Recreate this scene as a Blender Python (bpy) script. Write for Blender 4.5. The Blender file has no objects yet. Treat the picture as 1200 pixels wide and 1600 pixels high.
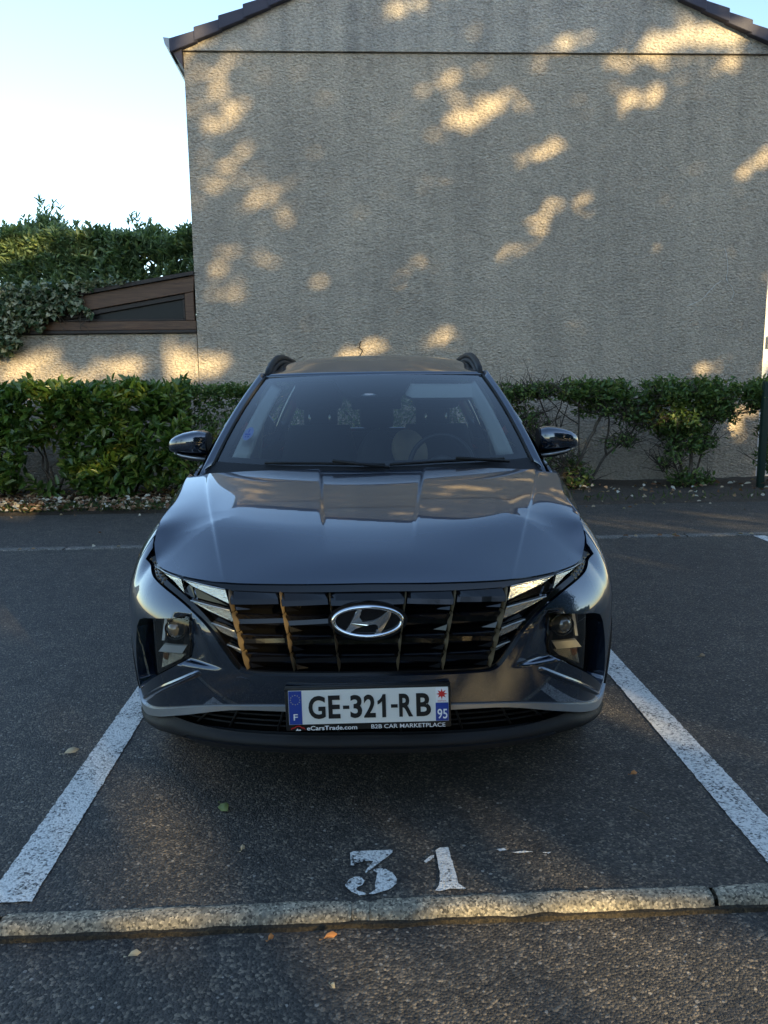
import bpy, bmesh, math, random, bisect
import numpy as np
from mathutils import Vector, Matrix, noise
from mathutils.geometry import delaunay_2d_cdt

SC = bpy.context.scene
COL = SC.collection
R = math.radians
random.seed(7)
rng = np.random.default_rng(7)

# ------------------------------------------------------------------ camera, sky, sun, exposure
CAM_POS = Vector((0.0674, -2.3699, 1.4457))
PITCH, YAW, ROLL = R(9.0136), R(-0.2512), R(-0.7271)
cam_data = bpy.data.cameras.new("camera")
cam = bpy.data.objects.new("camera", cam_data)
COL.objects.link(cam)
SC.camera = cam
fw = Vector((math.sin(YAW) * math.cos(PITCH), math.cos(YAW) * math.cos(PITCH), -math.sin(PITCH)))
rt = Vector((math.cos(YAW), -math.sin(YAW), 0))
up = rt.cross(fw)
r2 = rt * math.cos(ROLL) + up * math.sin(ROLL)
u2 = -rt * math.sin(ROLL) + up * math.cos(ROLL)
cam.matrix_world = Matrix(((r2.x, u2.x, -fw.x, CAM_POS.x), (r2.y, u2.y, -fw.y, CAM_POS.y),
                           (r2.z, u2.z, -fw.z, CAM_POS.z), (0, 0, 0, 1)))
cam_data.sensor_fit = 'HORIZONTAL'
cam_data.sensor_width = 36.0
cam_data.lens = 36.0 * 1198.0 / 1200.0
cam_data.clip_end = 2000

SUN_EL, SUN_SIDE = R(13.0), R(35.0)       # low evening sun, behind the camera to its right
SUN = Vector((math.sin(SUN_SIDE) * math.cos(SUN_EL), -math.cos(SUN_SIDE) * math.cos(SUN_EL), math.sin(SUN_EL)))
world = bpy.data.worlds.new("World")
SC.world = world
world.use_nodes = True
wn, wl = world.node_tree.nodes, world.node_tree.links
wn.clear()
sky = wn.new("ShaderNodeTexSky")
sky.sky_type = 'NISHITA'
sky.sun_disc = False
sky.sun_elevation = SUN_EL
sky.sun_rotation = math.atan2(SUN.x, SUN.y)
sky.altitude = 100
sky.air_density = 1.0
sky.dust_density = 0.5
sky.ozone_density = 1.5
bg = wn.new("ShaderNodeBackground")
bg.inputs[1].default_value = 0.15
wo = wn.new("ShaderNodeOutputWorld")
wl.new(sky.outputs[0], bg.inputs[0])
wl.new(bg.outputs[0], wo.inputs[0])
sun_data = bpy.data.lights.new("sun", 'SUN')
sun_data.energy = 3.8
sun_data.angle = R(0.53)
sun_data.color = (1.0, 0.76, 0.38)
sun = bpy.data.objects.new("sun", sun_data)
COL.objects.link(sun)
sun.location = SUN * 40
sun.rotation_euler = (-SUN).to_track_quat('-Z', 'Y').to_euler()
SC.view_settings.view_transform = 'Standard'
SC.view_settings.look = 'None'
SC.view_settings.gamma = 1
SC.view_settings.use_curve_mapping = False
SC.view_settings.exposure = 1.68
SC.cycles.max_bounces = 8
SC.cycles.transparent_max_bounces = 24

# ------------------------------------------------------------------ helpers
def tag(o, label=None, cat=None, group=None, kind=None):
    if label: o["label"] = label
    if cat: o["category"] = cat
    if group: o["group"] = group
    if kind: o["kind"] = kind
    return o

def empty(name, loc=(0, 0, 0), label=None, cat=None, group=None):
    o = bpy.data.objects.new(name, None)
    o.empty_display_size = .1
    o.location = loc
    COL.objects.link(o)
    return tag(o, label, cat, group)

def link(name, me, mat=None, parent=None):
    if mat is not None and not me.materials:
        me.materials.append(mat)
    o = bpy.data.objects.new(name, me)
    COL.objects.link(o)
    if parent is not None:
        o.parent = parent          # parents sit unrotated; vertices are local to the parent
    return o

def mesh(name, verts, faces, mat=None, parent=None, smooth=False):
    me = bpy.data.meshes.new(name)
    me.from_pydata([tuple(v) for v in verts], [], faces)
    if smooth:
        me.polygons.foreach_set("use_smooth", [True] * len(me.polygons))
    me.update()
    return link(name, me, mat, parent)

def from_bm(name, bm, mat=None, parent=None, smooth=False, angle=None):
    me = bpy.data.meshes.new(name)
    bmesh.ops.recalc_face_normals(bm, faces=bm.faces[:])
    bm.to_mesh(me)
    bm.free()
    if smooth:
        me.polygons.foreach_set("use_smooth", [True] * len(me.polygons))
        if angle is not None:
            me.set_sharp_from_angle(angle=R(angle))
    return link(name, me, mat, parent)

def box(bm, x0, x1, y0, y1, z0, z1, bevel=0):
    vs = [bm.verts.new((x, y, z)) for x in (x0, x1) for y in (y0, y1) for z in (z0, z1)]
    fs = []
    for f in ((0, 1, 3, 2), (4, 6, 7, 5), (0, 4, 5, 1), (2, 3, 7, 6), (0, 2, 6, 4), (1, 5, 7, 3)):
        fs.append(bm.faces.new([vs[i] for i in f]))
    if bevel:
        es = list({e for f in fs for e in f.edges})
        bmesh.ops.bevel(bm, geom=es, offset=bevel, segments=2, affect='EDGES', profile=.6)

def tube(bm, pts, radii, n=8, cap=True):
    pts = [Vector(p) for p in pts]
    if not hasattr(radii, '__len__'): radii = [radii] * len(pts)
    rings = []
    ref = None
    for i, p in enumerate(pts):
        t = (pts[min(i + 1, len(pts) - 1)] - pts[max(i - 1, 0)]).normalized()
        if ref is None:
            ref = t.orthogonal().normalized()
        ref = (ref - t * ref.dot(t))
        ref = ref.normalized() if ref.length > 1e-5 else t.orthogonal().normalized()
        b = t.cross(ref)
        rings.append([bm.verts.new(p + (ref * math.cos(a) + b * math.sin(a)) * radii[i])
                      for a in [2 * math.pi * k / n for k in range(n)]])
    for a, b in zip(rings, rings[1:]):
        for k in range(n):
            bm.faces.new((a[k], a[(k + 1) % n], b[(k + 1) % n], b[k]))
    if cap:
        bm.faces.new(rings[0][::-1]); bm.faces.new(rings[-1])
    return rings

def ellipsoid(bm, c, r, seg=20, rot=None):
    m = Matrix.Translation(c) @ (rot if rot else Matrix()) @ Matrix.Diagonal((r[0], r[1], r[2], 1))
    bmesh.ops.create_uvsphere(bm, u_segments=seg, v_segments=max(8, seg * 2 // 3), radius=1, matrix=m)

def grid_surf(name, fn, nu, nv, mat, parent=None, thick=0.0, flip=False):
    """smooth surface from fn(s, t), s and t in 0..1, with an optional solid thickness"""
    V = [Vector(fn(i / nu, j / nv)) for j in range(nv + 1) for i in range(nu + 1)]
    F = []
    for j in range(nv):
        for i in range(nu):
            a = j * (nu + 1) + i
            f = (a, a + 1, a + nu + 2, a + nu + 1)
            F.append(f[::-1] if flip else f)
    o = mesh(name, V, F, mat, parent, smooth=True)
    if thick:
        m = o.modifiers.new("thickness", 'SOLIDIFY')
        m.thickness = thick
        m.offset = -1
    return o

def prism(bm, poly, d):
    """closed polygon (3-D points) pushed by vector d"""
    a = [bm.verts.new(p) for p in poly]
    b = [bm.verts.new(Vector(p) + Vector(d)) for p in poly]
    n = len(a)
    bm.faces.new(a); bm.faces.new(b[::-1])
    for i in range(n):
        bm.faces.new((a[i], b[i], b[(i + 1) % n], a[(i + 1) % n]))

def inside(poly, x, y):
    """vectorised point in polygon"""
    c = np.zeros(len(x), bool)
    j = len(poly) - 1
    for i in range(len(poly)):
        xi, yi = poly[i]; xj, yj = poly[j]
        if yi != yj:
            q = ((yi > y) != (yj > y)) & (x < (xj - xi) * (y - yi) / (yj - yi) + xi)
            c ^= q
        j = i
    return c

def resample(poly, step):
    out = []
    n = len(poly)
    for i in range(n):
        a, b = poly[i], poly[(i + 1) % n]
        k = max(1, int(math.ceil(math.hypot(b[0] - a[0], b[1] - a[1]) / step)))
        for q in range(k):
            f = q / k
            out.append((a[0] + (b[0] - a[0]) * f, a[1] + (b[1] - a[1]) * f))
    return out

def spline(pts, n=6):
    """open Catmull-Rom through 2-D points"""
    P = [np.array(p, float) for p in pts]
    out = []
    for i in range(len(P) - 1):
        p0 = P[i - 1] if i else 2 * P[0] - P[1]
        p3 = P[i + 2] if i + 2 < len(P) else 2 * P[-1] - P[-2]
        p1, p2 = P[i], P[i + 1]
        for k in range(n):
            t = k / n
            q = .5 * ((2 * p1) + (-p0 + p2) * t + (2 * p0 - 5 * p1 + 4 * p2 - p3) * t * t + (-p0 + 3 * p1 - 3 * p2 + p3) * t ** 3)
            out.append(tuple(q))
    out.append(tuple(P[-1]))
    return out

def mirror(poly):
    return [(-x, y) for x, y in poly][::-1]

def patch(name, outline, fn, step, mat, parent=None, holes=(), flange=0.012, hflange=None, face=None, h=.004, creases=()):
    """panel of a curved body: a 2-D outline with holes, filled with fine triangles and carried through fn(a, b) -> 3-D.
    Normals come from the surface itself; the rims turn inward by the flange depth."""
    loops = [resample(outline, step)] + [resample(q, step) for q in holes]
    V, E = [], []
    for lp in loops:
        s = len(V)
        V += lp
        E += [(s + i, s + (i + 1) % len(lp)) for i in range(len(lp))]
    for q in creases:                          # open lines that the triangles must follow
        q = [p for p in q if inside(outline, np.array([p[0]]), np.array([p[1]]))[0]]
        s = len(V)
        V += q
        E += [(s + i, s + i + 1) for i in range(len(q) - 1)]
    xs = [p[0] for p in outline]; ys = [p[1] for p in outline]
    gx = np.arange(min(xs) + step * .5, max(xs), step)
    gy = np.arange(min(ys) + step * .5, max(ys), step)
    X, Y = np.meshgrid(gx, gy)
    X = X.copy(); X[1::2] += step * .5
    X, Y = X.ravel(), Y.ravel()
    ok = inside(outline, X, Y)
    for q in holes: ok &= ~inside(q, X, Y)
    B = np.array(V)
    X, Y = X[ok], Y[ok]
    keep = np.ones(len(X), bool)
    for s in range(0, len(X), 500):
        d = (X[s:s + 500, None] - B[None, :, 0]) ** 2 + (Y[s:s + 500, None] - B[None, :, 1]) ** 2
        keep[s:s + 500] = d.min(1) > (step * .45) ** 2
    V += list(zip(X[keep], Y[keep]))
    vv, ee, ff, *_ = delaunay_2d_cdt([Vector((float(a), float(b))) for a, b in V], E, [], 0, 1e-7)
    vv = [(v[0], v[1]) for v in vv]
    A = np.array(vv)
    cen = np.array([A[list(f)].mean(0) for f in ff])
    ok = inside(outline, cen[:, 0], cen[:, 1])
    for q in holes: ok &= ~inside(q, cen[:, 0], cen[:, 1])
    ar = np.array([abs((A[f[1]][0] - A[f[0]][0]) * (A[f[2]][1] - A[f[0]][1]) - (A[f[1]][1] - A[f[0]][1]) * (A[f[2]][0] - A[f[0]][0])) for f in ff])
    ok &= ar > step * step * 2e-3
    ff = [tuple(f) for f, k in zip(ff, ok) if k]
    P, N = [], []
    for a, b in vv:
        p = Vector(fn(a, b))
        du = Vector(fn(a + h, b)) - Vector(fn(a - h, b))
        dv = Vector(fn(a, b + h)) - Vector(fn(a, b - h))
        n = du.cross(dv)
        N.append(n.normalized() if n.length > 1e-12 else Vector((0, 0, 1)))
        P.append(p)
    if face is not None:                       # make the normals look the right way
        s = sum(1 if n.dot(Vector(face(p))) > 0 else -1 for n, p in zip(N, P))
        if s < 0:
            N = [-n for n in N]
    F = []
    for f in ff:
        g = (P[f[1]] - P[f[0]]).cross(P[f[2]] - P[f[0]])
        F.append(f if g.dot(N[f[0]]) >= 0 else f[::-1])
    cnt, third = {}, {}
    for f in F:
        for i in range(3):
            e = (f[i], f[(i + 1) % 3])
            third[e] = f[(i + 2) % 3]
            cnt[e] = cnt.get(e, 0) + 1
    rim = [e for e in cnt if (e[1], e[0]) not in cnt]
    if flange:
        m = {}
        hset = None
        for a, b in rim:
            ids = []
            for k in (a, b):
                if k not in m:
                    m[k] = len(P)
                    P.append(P[k].copy())
                    dd = flange
                    if hflange:
                        for q, hf in zip(holes, hflange):
                            if min((vv[k][0] - x) ** 2 + (vv[k][1] - y) ** 2 for x, y in resample(q, step)) < (step * .2) ** 2:
                                dd = hf
                    P.append(P[k] - N[k] * dd)
                    N.append(N[k]); N.append(N[k])
                ids.append(m[k])
            flip = 1
            g = (P[ids[0] + 1] - P[ids[0]]).cross(P[ids[1]] - P[ids[0]])
            if g.length > 1e-12:
                g.normalize()
                if g.dot(P[third[(a, b)]] - P[a]) > 0:
                    g = -g; flip = -1
                # outward side normal
                for q in ids:
                    N[q] = g; N[q + 1] = g
            qd = (ids[0], ids[0] + 1, ids[1] + 1, ids[1])
            F.append(qd if flip > 0 else qd[::-1])
    me = bpy.data.meshes.new(name)
    me.from_pydata([tuple(p) for p in P], [], F)
    me.polygons.foreach_set("use_smooth", [True] * len(me.polygons))
    me.update()
    me.normals_split_custom_set_from_vertices([tuple(n) for n in N])
    return link(name, me, mat, parent)

def smooth01(x):
    x = max(0.0, min(1.0, x))
    return x * x * (3 - 2 * x)

def text_mesh(name, body, w, h, origin, ex, ey, mat, parent, depth=.0008, bold=0.0, spacing=1.0):
    """flat lettering fitted to a w by h box; origin = lower left corner, ex/ey = unit axes"""
    cu = bpy.data.curves.new(name, 'FONT')
    cu.body = body
    cu.size = 1
    cu.offset = bold
    cu.space_character = spacing
    cu.resolution_u = 4
    tmp = bpy.data.objects.new(name + "_tmp", cu)
    COL.objects.link(tmp)
    dg = bpy.context.evaluated_depsgraph_get()
    dg.update()
    me = bpy.data.meshes.new_from_object(tmp.evaluated_get(dg))
    bpy.data.objects.remove(tmp)
    bpy.data.curves.remove(cu)
    xs = [v.co.x for v in me.vertices]; ys = [v.co.y for v in me.vertices]
    x0, x1, y0, y1 = min(xs), max(xs), min(ys), max(ys)
    ex, ey, o = Vector(ex), Vector(ey), Vector(origin)
    n = ex.cross(ey).normalized()
    for v in me.vertices:
        v.co = o + ex * ((v.co.x - x0) / (x1 - x0) * w) + ey * ((v.co.y - y0) / (y1 - y0) * h) + n * depth
    me.materials.clear()
    return link(name, me, mat, parent)

# ------------------------------------------------------------------ materials
def new_mat(name):
    m = bpy.data.materials.new(name)
    m.use_nodes = True
    return m, m.node_tree.nodes, m.node_tree.links, m.node_tree.nodes["Principled BSDF"]

def plain(name, col, rough=.5, metal=0.0, coat=0.0, spec=.5, bump=0.0, bscale=200, coat_rough=.03):
    m, n, l, p = new_mat(name)
    p.inputs["Base Color"].default_value = (*col, 1)
    p.inputs["Roughness"].default_value = rough
    p.inputs["Metallic"].default_value = metal
    p.inputs["Coat Weight"].default_value = coat
    p.inputs["Coat Roughness"].default_value = coat_rough
    p.inputs["Specular IOR Level"].default_value = spec
    if bump:
        tx = n.new("ShaderNodeTexNoise"); tx.inputs["Scale"].default_value = bscale; tx.inputs["Detail"].default_value = 4
        co = n.new("ShaderNodeTexCoord"); l.new(co.outputs["Object"], tx.inputs["Vector"])
        b = n.new("ShaderNodeBump"); b.inputs["Strength"].default_value = bump; b.inputs["Distance"].default_value = .004
        l.new(tx.outputs[0], b.inputs["Height"]); l.new(b.outputs[0], p.inputs["Normal"])
    return m

def ramp(n, stops):
    r = n.new("ShaderNodeValToRGB")
    e = r.color_ramp.elements
    while len(e) < len(stops): e.new(.5)
    for q, (pos, c) in zip(e, stops):
        q.position = pos
        q.color = (*c, 1) if len(c) == 3 else c
    return r

def tex(n, l, kind, scale, detail=4, rough=.55, src="Object", **kw):
    t = n.new(kind)
    t.inputs["Scale"].default_value = scale
    if "Detail" in t.inputs: t.inputs["Detail"].default_value = 0 if kind.endswith("Voronoi") else detail
    if "Roughness" in t.inputs: t.inputs["Roughness"].default_value = rough
    for k, v in kw.items():
        setattr(t, k, v)
    co = n.new("ShaderNodeTexCoord")
    l.new(co.outputs[src], t.inputs["Vector"])
    return t

def mixc(n, l, fac, a, b, blend='MIX'):
    m = n.new("ShaderNodeMix"); m.data_type = 'RGBA'; m.blend_type = blend
    for sock, v in ((m.inputs[0], fac), (m.inputs[6], a), (m.inputs[7], b)):
        if hasattr(v, "default_value") or hasattr(v, "is_linked"): l.new(v, sock)
        elif isinstance(v, (int, float)): sock.default_value = v
        else: sock.default_value = (*v, 1)
    return m.outputs[2]

def math_n(n, l, op, a, b=0.0, clamp=False):
    m = n.new("ShaderNodeMath"); m.operation = op; m.use_clamp = clamp
    for s, v in ((m.inputs[0], a), (m.inputs[1], b)):
        if isinstance(v, (int, float)): s.default_value = v
        else: l.new(v, s)
    return m.outputs[0]

def asphalt_mat(name, base, dust, seed, grit=1.0, grain=140):
    m, n, l, p = new_mat(name)
    big = tex(n, l, "ShaderNodeTexNoise", .9, 5)
    mid = tex(n, l, "ShaderNodeTexNoise", 7, 5, .65)
    vor = tex(n, l, "ShaderNodeTexVoronoi", grain)
    vor2 = tex(n, l, "ShaderNodeTexVoronoi", 75)
    r1 = ramp(n, [(.3, base), (.72, dust)]); l.new(big.outputs[0], r1.inputs[0])
    r2 = ramp(n, [(.3, (.62, .62, .62)), (.7, (1.25, 1.22, 1.18))]); l.new(mid.outputs[0], r2.inputs[0])
    c = mixc(n, l, 1.0, r1.outputs[0], r2.outputs[0], 'MULTIPLY')
    bw = n.new("ShaderNodeSeparateColor"); l.new(vor.outputs["Color"], bw.inputs[0])
    r3 = ramp(n, [(.1, (.35, .36, .4)), (.5, (.8, .8, .83)), (.80, (1.35, 1.3, 1.22)), (.97, (3.2, 2.9, 2.5))]); l.new(bw.outputs[0], r3.inputs[0])
    c = mixc(n, l, 1.0, c, r3.outputs[0], 'MULTIPLY')
    # pale chips of stone
    bw2 = n.new("ShaderNodeSeparateColor"); l.new(vor2.outputs["Color"], bw2.inputs[0])
    chip = math_n(n, l, 'GREATER_THAN', bw2.outputs[1], .975)
    core = math_n(n, l, 'LESS_THAN', vor2.outputs["Distance"], .40)
    chip = math_n(n, l, 'MULTIPLY', chip, core)
    c = mixc(n, l, math_n(n, l, 'MULTIPLY', chip, .75), c, (.34, .31, .27))
    l.new(c, p.inputs["Base Color"])
    p.inputs["Roughness"].default_value = .66
    p.inputs["Specular IOR Level"].default_value = .5
    d = math_n(n, l, 'MULTIPLY', vor.outputs["Distance"], -1.0)
    fine = tex(n, l, "ShaderNodeTexNoise", 330, 3)
    hsum = math_n(n, l, 'ADD', d, math_n(n, l, 'MULTIPLY', fine.outputs[0], .7))
    hsum = math_n(n, l, 'ADD', hsum, math_n(n, l, 'MULTIPLY', bw.outputs[0], .5))
    b = n.new("ShaderNodeBump"); b.inputs["Strength"].default_value = .95 * grit; b.inputs["Distance"].default_value = .0045
    l.new(hsum, b.inputs["Height"]); l.new(b.outputs[0], p.inputs["Normal"])
    return m

def stucco_mat(name, col, dark, scale=28, dist=.02, streak=(.66, .68, .71)):
    m, n, l, p = new_mat(name)
    co = n.new("ShaderNodeTexCoord")
    mp = n.new("ShaderNodeMapping"); mp.inputs["Rotation"].default_value = (0, R(35), 0); mp.inputs["Scale"].default_value = (1, 1, 1.7)
    l.new(co.outputs["Object"], mp.inputs[0])
    a = n.new("ShaderNodeTexNoise"); a.inputs["Scale"].default_value = scale; a.inputs["Detail"].default_value = 4; a.inputs["Roughness"].default_value = .55
    a.inputs["Distortion"].default_value = .35
    l.new(mp.outputs[0], a.inputs["Vector"])
    v = n.new("ShaderNodeTexVoronoi"); v.feature = 'SMOOTH_F1'; v.inputs["Scale"].default_value = scale * .9
    l.new(mp.outputs[0], v.inputs["Vector"])
    big = tex(n, l, "ShaderNodeTexNoise", .7, 6, .6)
    mid = tex(n, l, "ShaderNodeTexNoise", 5, 5, .6)
    r = ramp(n, [(.33, dark), (.62, col)])
    l.new(math_n(n, l, 'ADD', math_n(n, l, 'MULTIPLY', big.outputs[0], .6), math_n(n, l, 'MULTIPLY', mid.outputs[0], .4)), r.inputs[0])
    r2 = ramp(n, [(.35, (.72, .71, .70)), (.6, (1.08, 1.08, 1.08))]); l.new(a.outputs[0], r2.inputs[0])
    c = mixc(n, l, 1.0, r.outputs[0], r2.outputs[0], 'MULTIPLY')
    if streak:
        mp2 = n.new("ShaderNodeMapping"); mp2.inputs["Scale"].default_value = (2.2, 2.2, .16); l.new(co.outputs["Object"], mp2.inputs[0])
        st = n.new("ShaderNodeTexNoise"); st.inputs["Scale"].default_value = 1.6; st.inputs["Detail"].default_value = 4; l.new(mp2.outputs[0], st.inputs["Vector"])
        r3 = ramp(n, [(.42, (1, 1, 1)), (.7, streak)]); l.new(st.outputs[0], r3.inputs[0])
        c = mixc(n, l, 1.0, c, r3.outputs[0], 'MULTIPLY')
    l.new(c, p.inputs["Base Color"])
    p.inputs["Roughness"].default_value = .95
    p.inputs["Specular IOR Level"].default_value = .15
    hh = math_n(n, l, 'SUBTRACT', a.outputs[0], math_n(n, l, 'MULTIPLY', v.outputs["Distance"], .55))
    b = n.new("ShaderNodeBump"); b.inputs["Strength"].default_value = 1.0; b.inputs["Distance"].default_value = dist
    l.new(hh, b.inputs["Height"]); l.new(b.outputs[0], p.inputs["Normal"])
    return m

def paint_mark_mat(name):
    """worn white road paint: asphalt shows where the paint has gone"""
    m, n, l, p = new_mat(name)
    a = tex(n, l, "ShaderNodeTexNoise", 60, 6, .75)
    b = tex(n, l, "ShaderNodeTexNoise", 6, 4, .6)
    vor = tex(n, l, "ShaderNodeTexVoronoi", 150)
    bw = n.new("ShaderNodeSeparateColor"); l.new(vor.outputs["Color"], bw.inputs[0])
    s = math_n(n, l, 'ADD', math_n(n, l, 'MULTIPLY', a.outputs[0], .6), math_n(n, l, 'MULTIPLY', b.outputs[0], .4))
    s = math_n(n, l, 'ADD', s, math_n(n, l, 'MULTIPLY', bw.outputs[0], .22))
    r = ramp(n, [(.47, (.04, .04, .041)), (.505, (.34, .335, .32)), (.64, (.73, .71, .67))]); l.new(s, r.inputs[0])
    l.new(r.outputs[0], p.inputs["Base Color"])
    p.inputs["Roughness"].default_value = .75
    bp = n.new("ShaderNodeBump"); bp.inputs["Strength"].default_value = .7; bp.inputs["Distance"].default_value = .004
    l.new(math_n(n, l, 'SUBTRACT', math_n(n, l, 'MULTIPLY', a.outputs[0], .5), vor.outputs["Distance"]), bp.inputs["Height"]); l.new(bp.outputs[0], p.inputs["Normal"])
    return m

def stone_mat(name, base, light):
    m, n, l, p = new_mat(name)
    vor = tex(n, l, "ShaderNodeTexVoronoi", 165)
    bw = n.new("ShaderNodeSeparateColor"); l.new(vor.outputs["Color"], bw.inputs[0])
    big = tex(n, l, "ShaderNodeTexNoise", 14, 8, .7)
    r = ramp(n, [(.3, base), (.7, light)]); l.new(big.outputs[0], r.inputs[0])
    r2 = ramp(n, [(.08, (.30, .30, .30)), (.3, (.75, .75, .73)), (.75, (1.15, 1.12, 1.05)), (.97, (1.9, 1.82, 1.68))]); l.new(bw.outputs[0], r2.inputs[0])
    c = mixc(n, l, 1.0, r.outputs[0], r2.outputs[0], 'MULTIPLY')
    l.new(c, p.inputs["Base Color"])
    p.inputs["Roughness"].default_value = .9
    fine = tex(n, l, "ShaderNodeTexNoise", 160, 4, .7)
    b = n.new("ShaderNodeBump"); b.inputs["Strength"].default_value = .9; b.inputs["Distance"].default_value = .006
    l.new(math_n(n, l, 'ADD', fine.outputs[0], big.outputs[0]), b.inputs["Height"]); l.new(b.outputs[0], p.inputs["Normal"])
    return m

def leaf_mat(name, stops, rough=.45, trans=.25, spec=.4):
    m, n, l, p = new_mat(name)
    g = n.new("ShaderNodeNewGeometry")
    r = ramp(n, stops)
    oi = n.new("ShaderNodeObjectInfo")                     # single leaves are objects, massed leaves are islands
    fr = n.new("ShaderNodeMath"); fr.operation = 'FRACT'
    l.new(math_n(n, l, 'ADD', g.outputs["Random Per Island"], oi.outputs["Random"]), fr.inputs[0])
    l.new(fr.outputs[0], r.inputs[0])
    l.new(r.outputs[0], p.inputs["Base Color"])
    p.inputs["Roughness"].default_value = rough
    p.inputs["Specular IOR Level"].default_value = spec
    t = n.new("ShaderNodeBsdfTranslucent")
    mul = mixc(n, l, 1.0, r.outputs[0], (1.5, 1.7, .7), 'MULTIPLY')
    l.new(mul, t.inputs[0])
    mx = n.new("ShaderNodeMixShader"); mx.inputs[0].default_value = trans
    l.new(p.outputs[0], mx.inputs[1]); l.new(t.outputs[0], mx.inputs[2])
    l.new(mx.outputs[0], n["Material Output"].inputs[0])
    return m

def bark_mat(name, a, b):
    m, n, l, p = new_mat(name)
    t = tex(n, l, "ShaderNodeTexNoise", 18, 6, .7)
    r = ramp(n, [(.35, a), (.65, b)]); l.new(t.outputs[0], r.inputs[0])
    l.new(r.outputs[0], p.inputs["Base Color"]); p.inputs["Roughness"].default_value = .9
    bp = n.new("ShaderNodeBump"); bp.inputs["Strength"].default_value = .8; bp.inputs["Distance"].default_value = .01
    l.new(t.outputs[0], bp.inputs["Height"]); l.new(bp.outputs[0], p.inputs["Normal"])
    return m

def wood_mat(name, a, b, axis=0):
    m, n, l, p = new_mat(name)
    co = n.new("ShaderNodeTexCoord"); mp = n.new("ShaderNodeMapping")
    s = [30, 30, 30]; s[axis] = 2
    mp.inputs["Scale"].default_value = s
    l.new(co.outputs["Object"], mp.inputs[0])
    t = n.new("ShaderNodeTexNoise"); t.inputs["Scale"].default_value = 1.5; t.inputs["Detail"].default_value = 6; t.inputs["Roughness"].default_value = .65
    l.new(mp.outputs[0], t.inputs["Vector"])
    r = ramp(n, [(.35, a), (.65, b)]); l.new(t.outputs[0], r.inputs[0])
    l.new(r.outputs[0], p.inputs["Base Color"]); p.inputs["Roughness"].default_value = .6
    bp = n.new("ShaderNodeBump"); bp.inputs["Strength"].default_value = .4; bp.inputs["Distance"].default_value = .003
    l.new(t.outputs[0], bp.inputs["Height"]); l.new(bp.outputs[0], p.inputs["Normal"])
    return m

def glass_mat(name, tint, refl_min=.0, ior=1.5, rough=0.0, gain=1.6):
    """thin sheet of glass: tinted see-through plus a Fresnel mirror"""
    m, n, l, p = new_mat(name)
    n.remove(p)
    tr = n.new("ShaderNodeBsdfTransparent"); tr.inputs[0].default_value = (*tint, 1)
    gl = n.new("ShaderNodeBsdfGlossy"); gl.inputs["Roughness"].default_value = rough
    fr = n.new("ShaderNodeFresnel"); fr.inputs[0].default_value = ior
    fac = math_n(n, l, 'ADD', math_n(n, l, 'MULTIPLY', fr.outputs[0], gain), refl_min, True)
    mx = n.new("ShaderNodeMixShader")
    l.new(fac, mx.inputs[0]); l.new(tr.outputs[0], mx.inputs[1]); l.new(gl.outputs[0], mx.inputs[2])
    l.new(mx.outputs[0], n["Material Output"].inputs[0])
    return m

def lens_mat(name, col, rough, scale):
    """ribbed reflector behind clear plastic"""
    m, n, l, p = new_mat(name)
    p.inputs["Base Color"].default_value = (*col, 1)
    p.inputs["Metallic"].default_value = .85
    p.inputs["Roughness"].default_value = rough
    p.inputs["Coat Weight"].default_value = 1.0
    p.inputs["Coat Roughness"].default_value = .02
    t = tex(n, l, "ShaderNodeTexVoronoi", scale)
    b = n.new("ShaderNodeBump"); b.inputs["Strength"].default_value = .45; b.inputs["Distance"].default_value = .003
    l.new(t.outputs["Distance"], b.inputs["Height"]); l.new(b.outputs[0], p.inputs["Normal"])
    return m

M = {}
M['paint'] = plain("car_paint", (.008, .020, .046), .30, .7, 1.0, .5, coat_rough=.015)
M['paint'].node_tree.nodes["Principled BSDF"].inputs["Coat IOR"].default_value = 2.1
M['gloss_black'] = plain("gloss_black", (.004, .004, .005), .07, 0, 0.0, .5)
M['dark_chrome'] = plain("dark_chrome", (.16, .12, .07), .3, .3, .2)
M['chrome'] = plain("chrome", (.75, .76, .78), .06, 1.0)
M['satin'] = plain("satin_silver", (.42, .43, .44), .38, .75)
M['plastic'] = plain("black_plastic", (.010, .0105, .012), .5, 0, 0, .25, .25, 900)
M['rubber'] = plain("rubber", (.012, .012, .012), .75)
M['void'] = plain("dark_void", (.002, .002, .002), .9, spec=.05)
M['glass'] = glass_mat("windscreen_glass", (.74, .80, .78), .02, gain=1.6)
M['side_glass'] = glass_mat("side_glass", (.30, .34, .33), .02)
M['rear_glass'] = glass_mat("rear_glass", (.50, .54, .52), .01, gain=1.0)
M['cover'] = glass_mat("clear_cover", (.85, .86, .86), .0)
M['lens'] = lens_mat("ribbed_lens", (.62, .62, .58), .22, 260)
M['reflector'] = plain("reflector", (.7, .7, .68), .12, 1.0)
M['amber'] = lens_mat("amber_lens", (.55, .26, .10), .25, 200)
M['projector'] = plain("projector_glass", (.05, .05, .045), .03, 0, 1.0)
M['white_light'] = plain("white_diffuser", (.75, .76, .77), .2, 0, .6)
M['seat'] = plain("seat_cloth", (.028, .028, .032), .8, bump=.3, bscale=400)
M['trim_dark'] = plain("dark_trim", (.024, .024, .026), .65, bump=.3, bscale=700)
M['trim_light'] = plain("light_trim", (.60, .59, .55), .8)
M['beige'] = plain("beige_cloth", (.42, .33, .22), .85, bump=.3, bscale=300)
M['plate_white'] = plain("plate_white", (.72, .72, .68), .35)
M['plate_blue'] = plain("plate_blue", (.02, .05, .28), .35)
M['ink_black'] = plain("ink_black", (.008, .008, .008), .4)
M['ink_white'] = plain("ink_white", (.8, .8, .8), .45)
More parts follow.
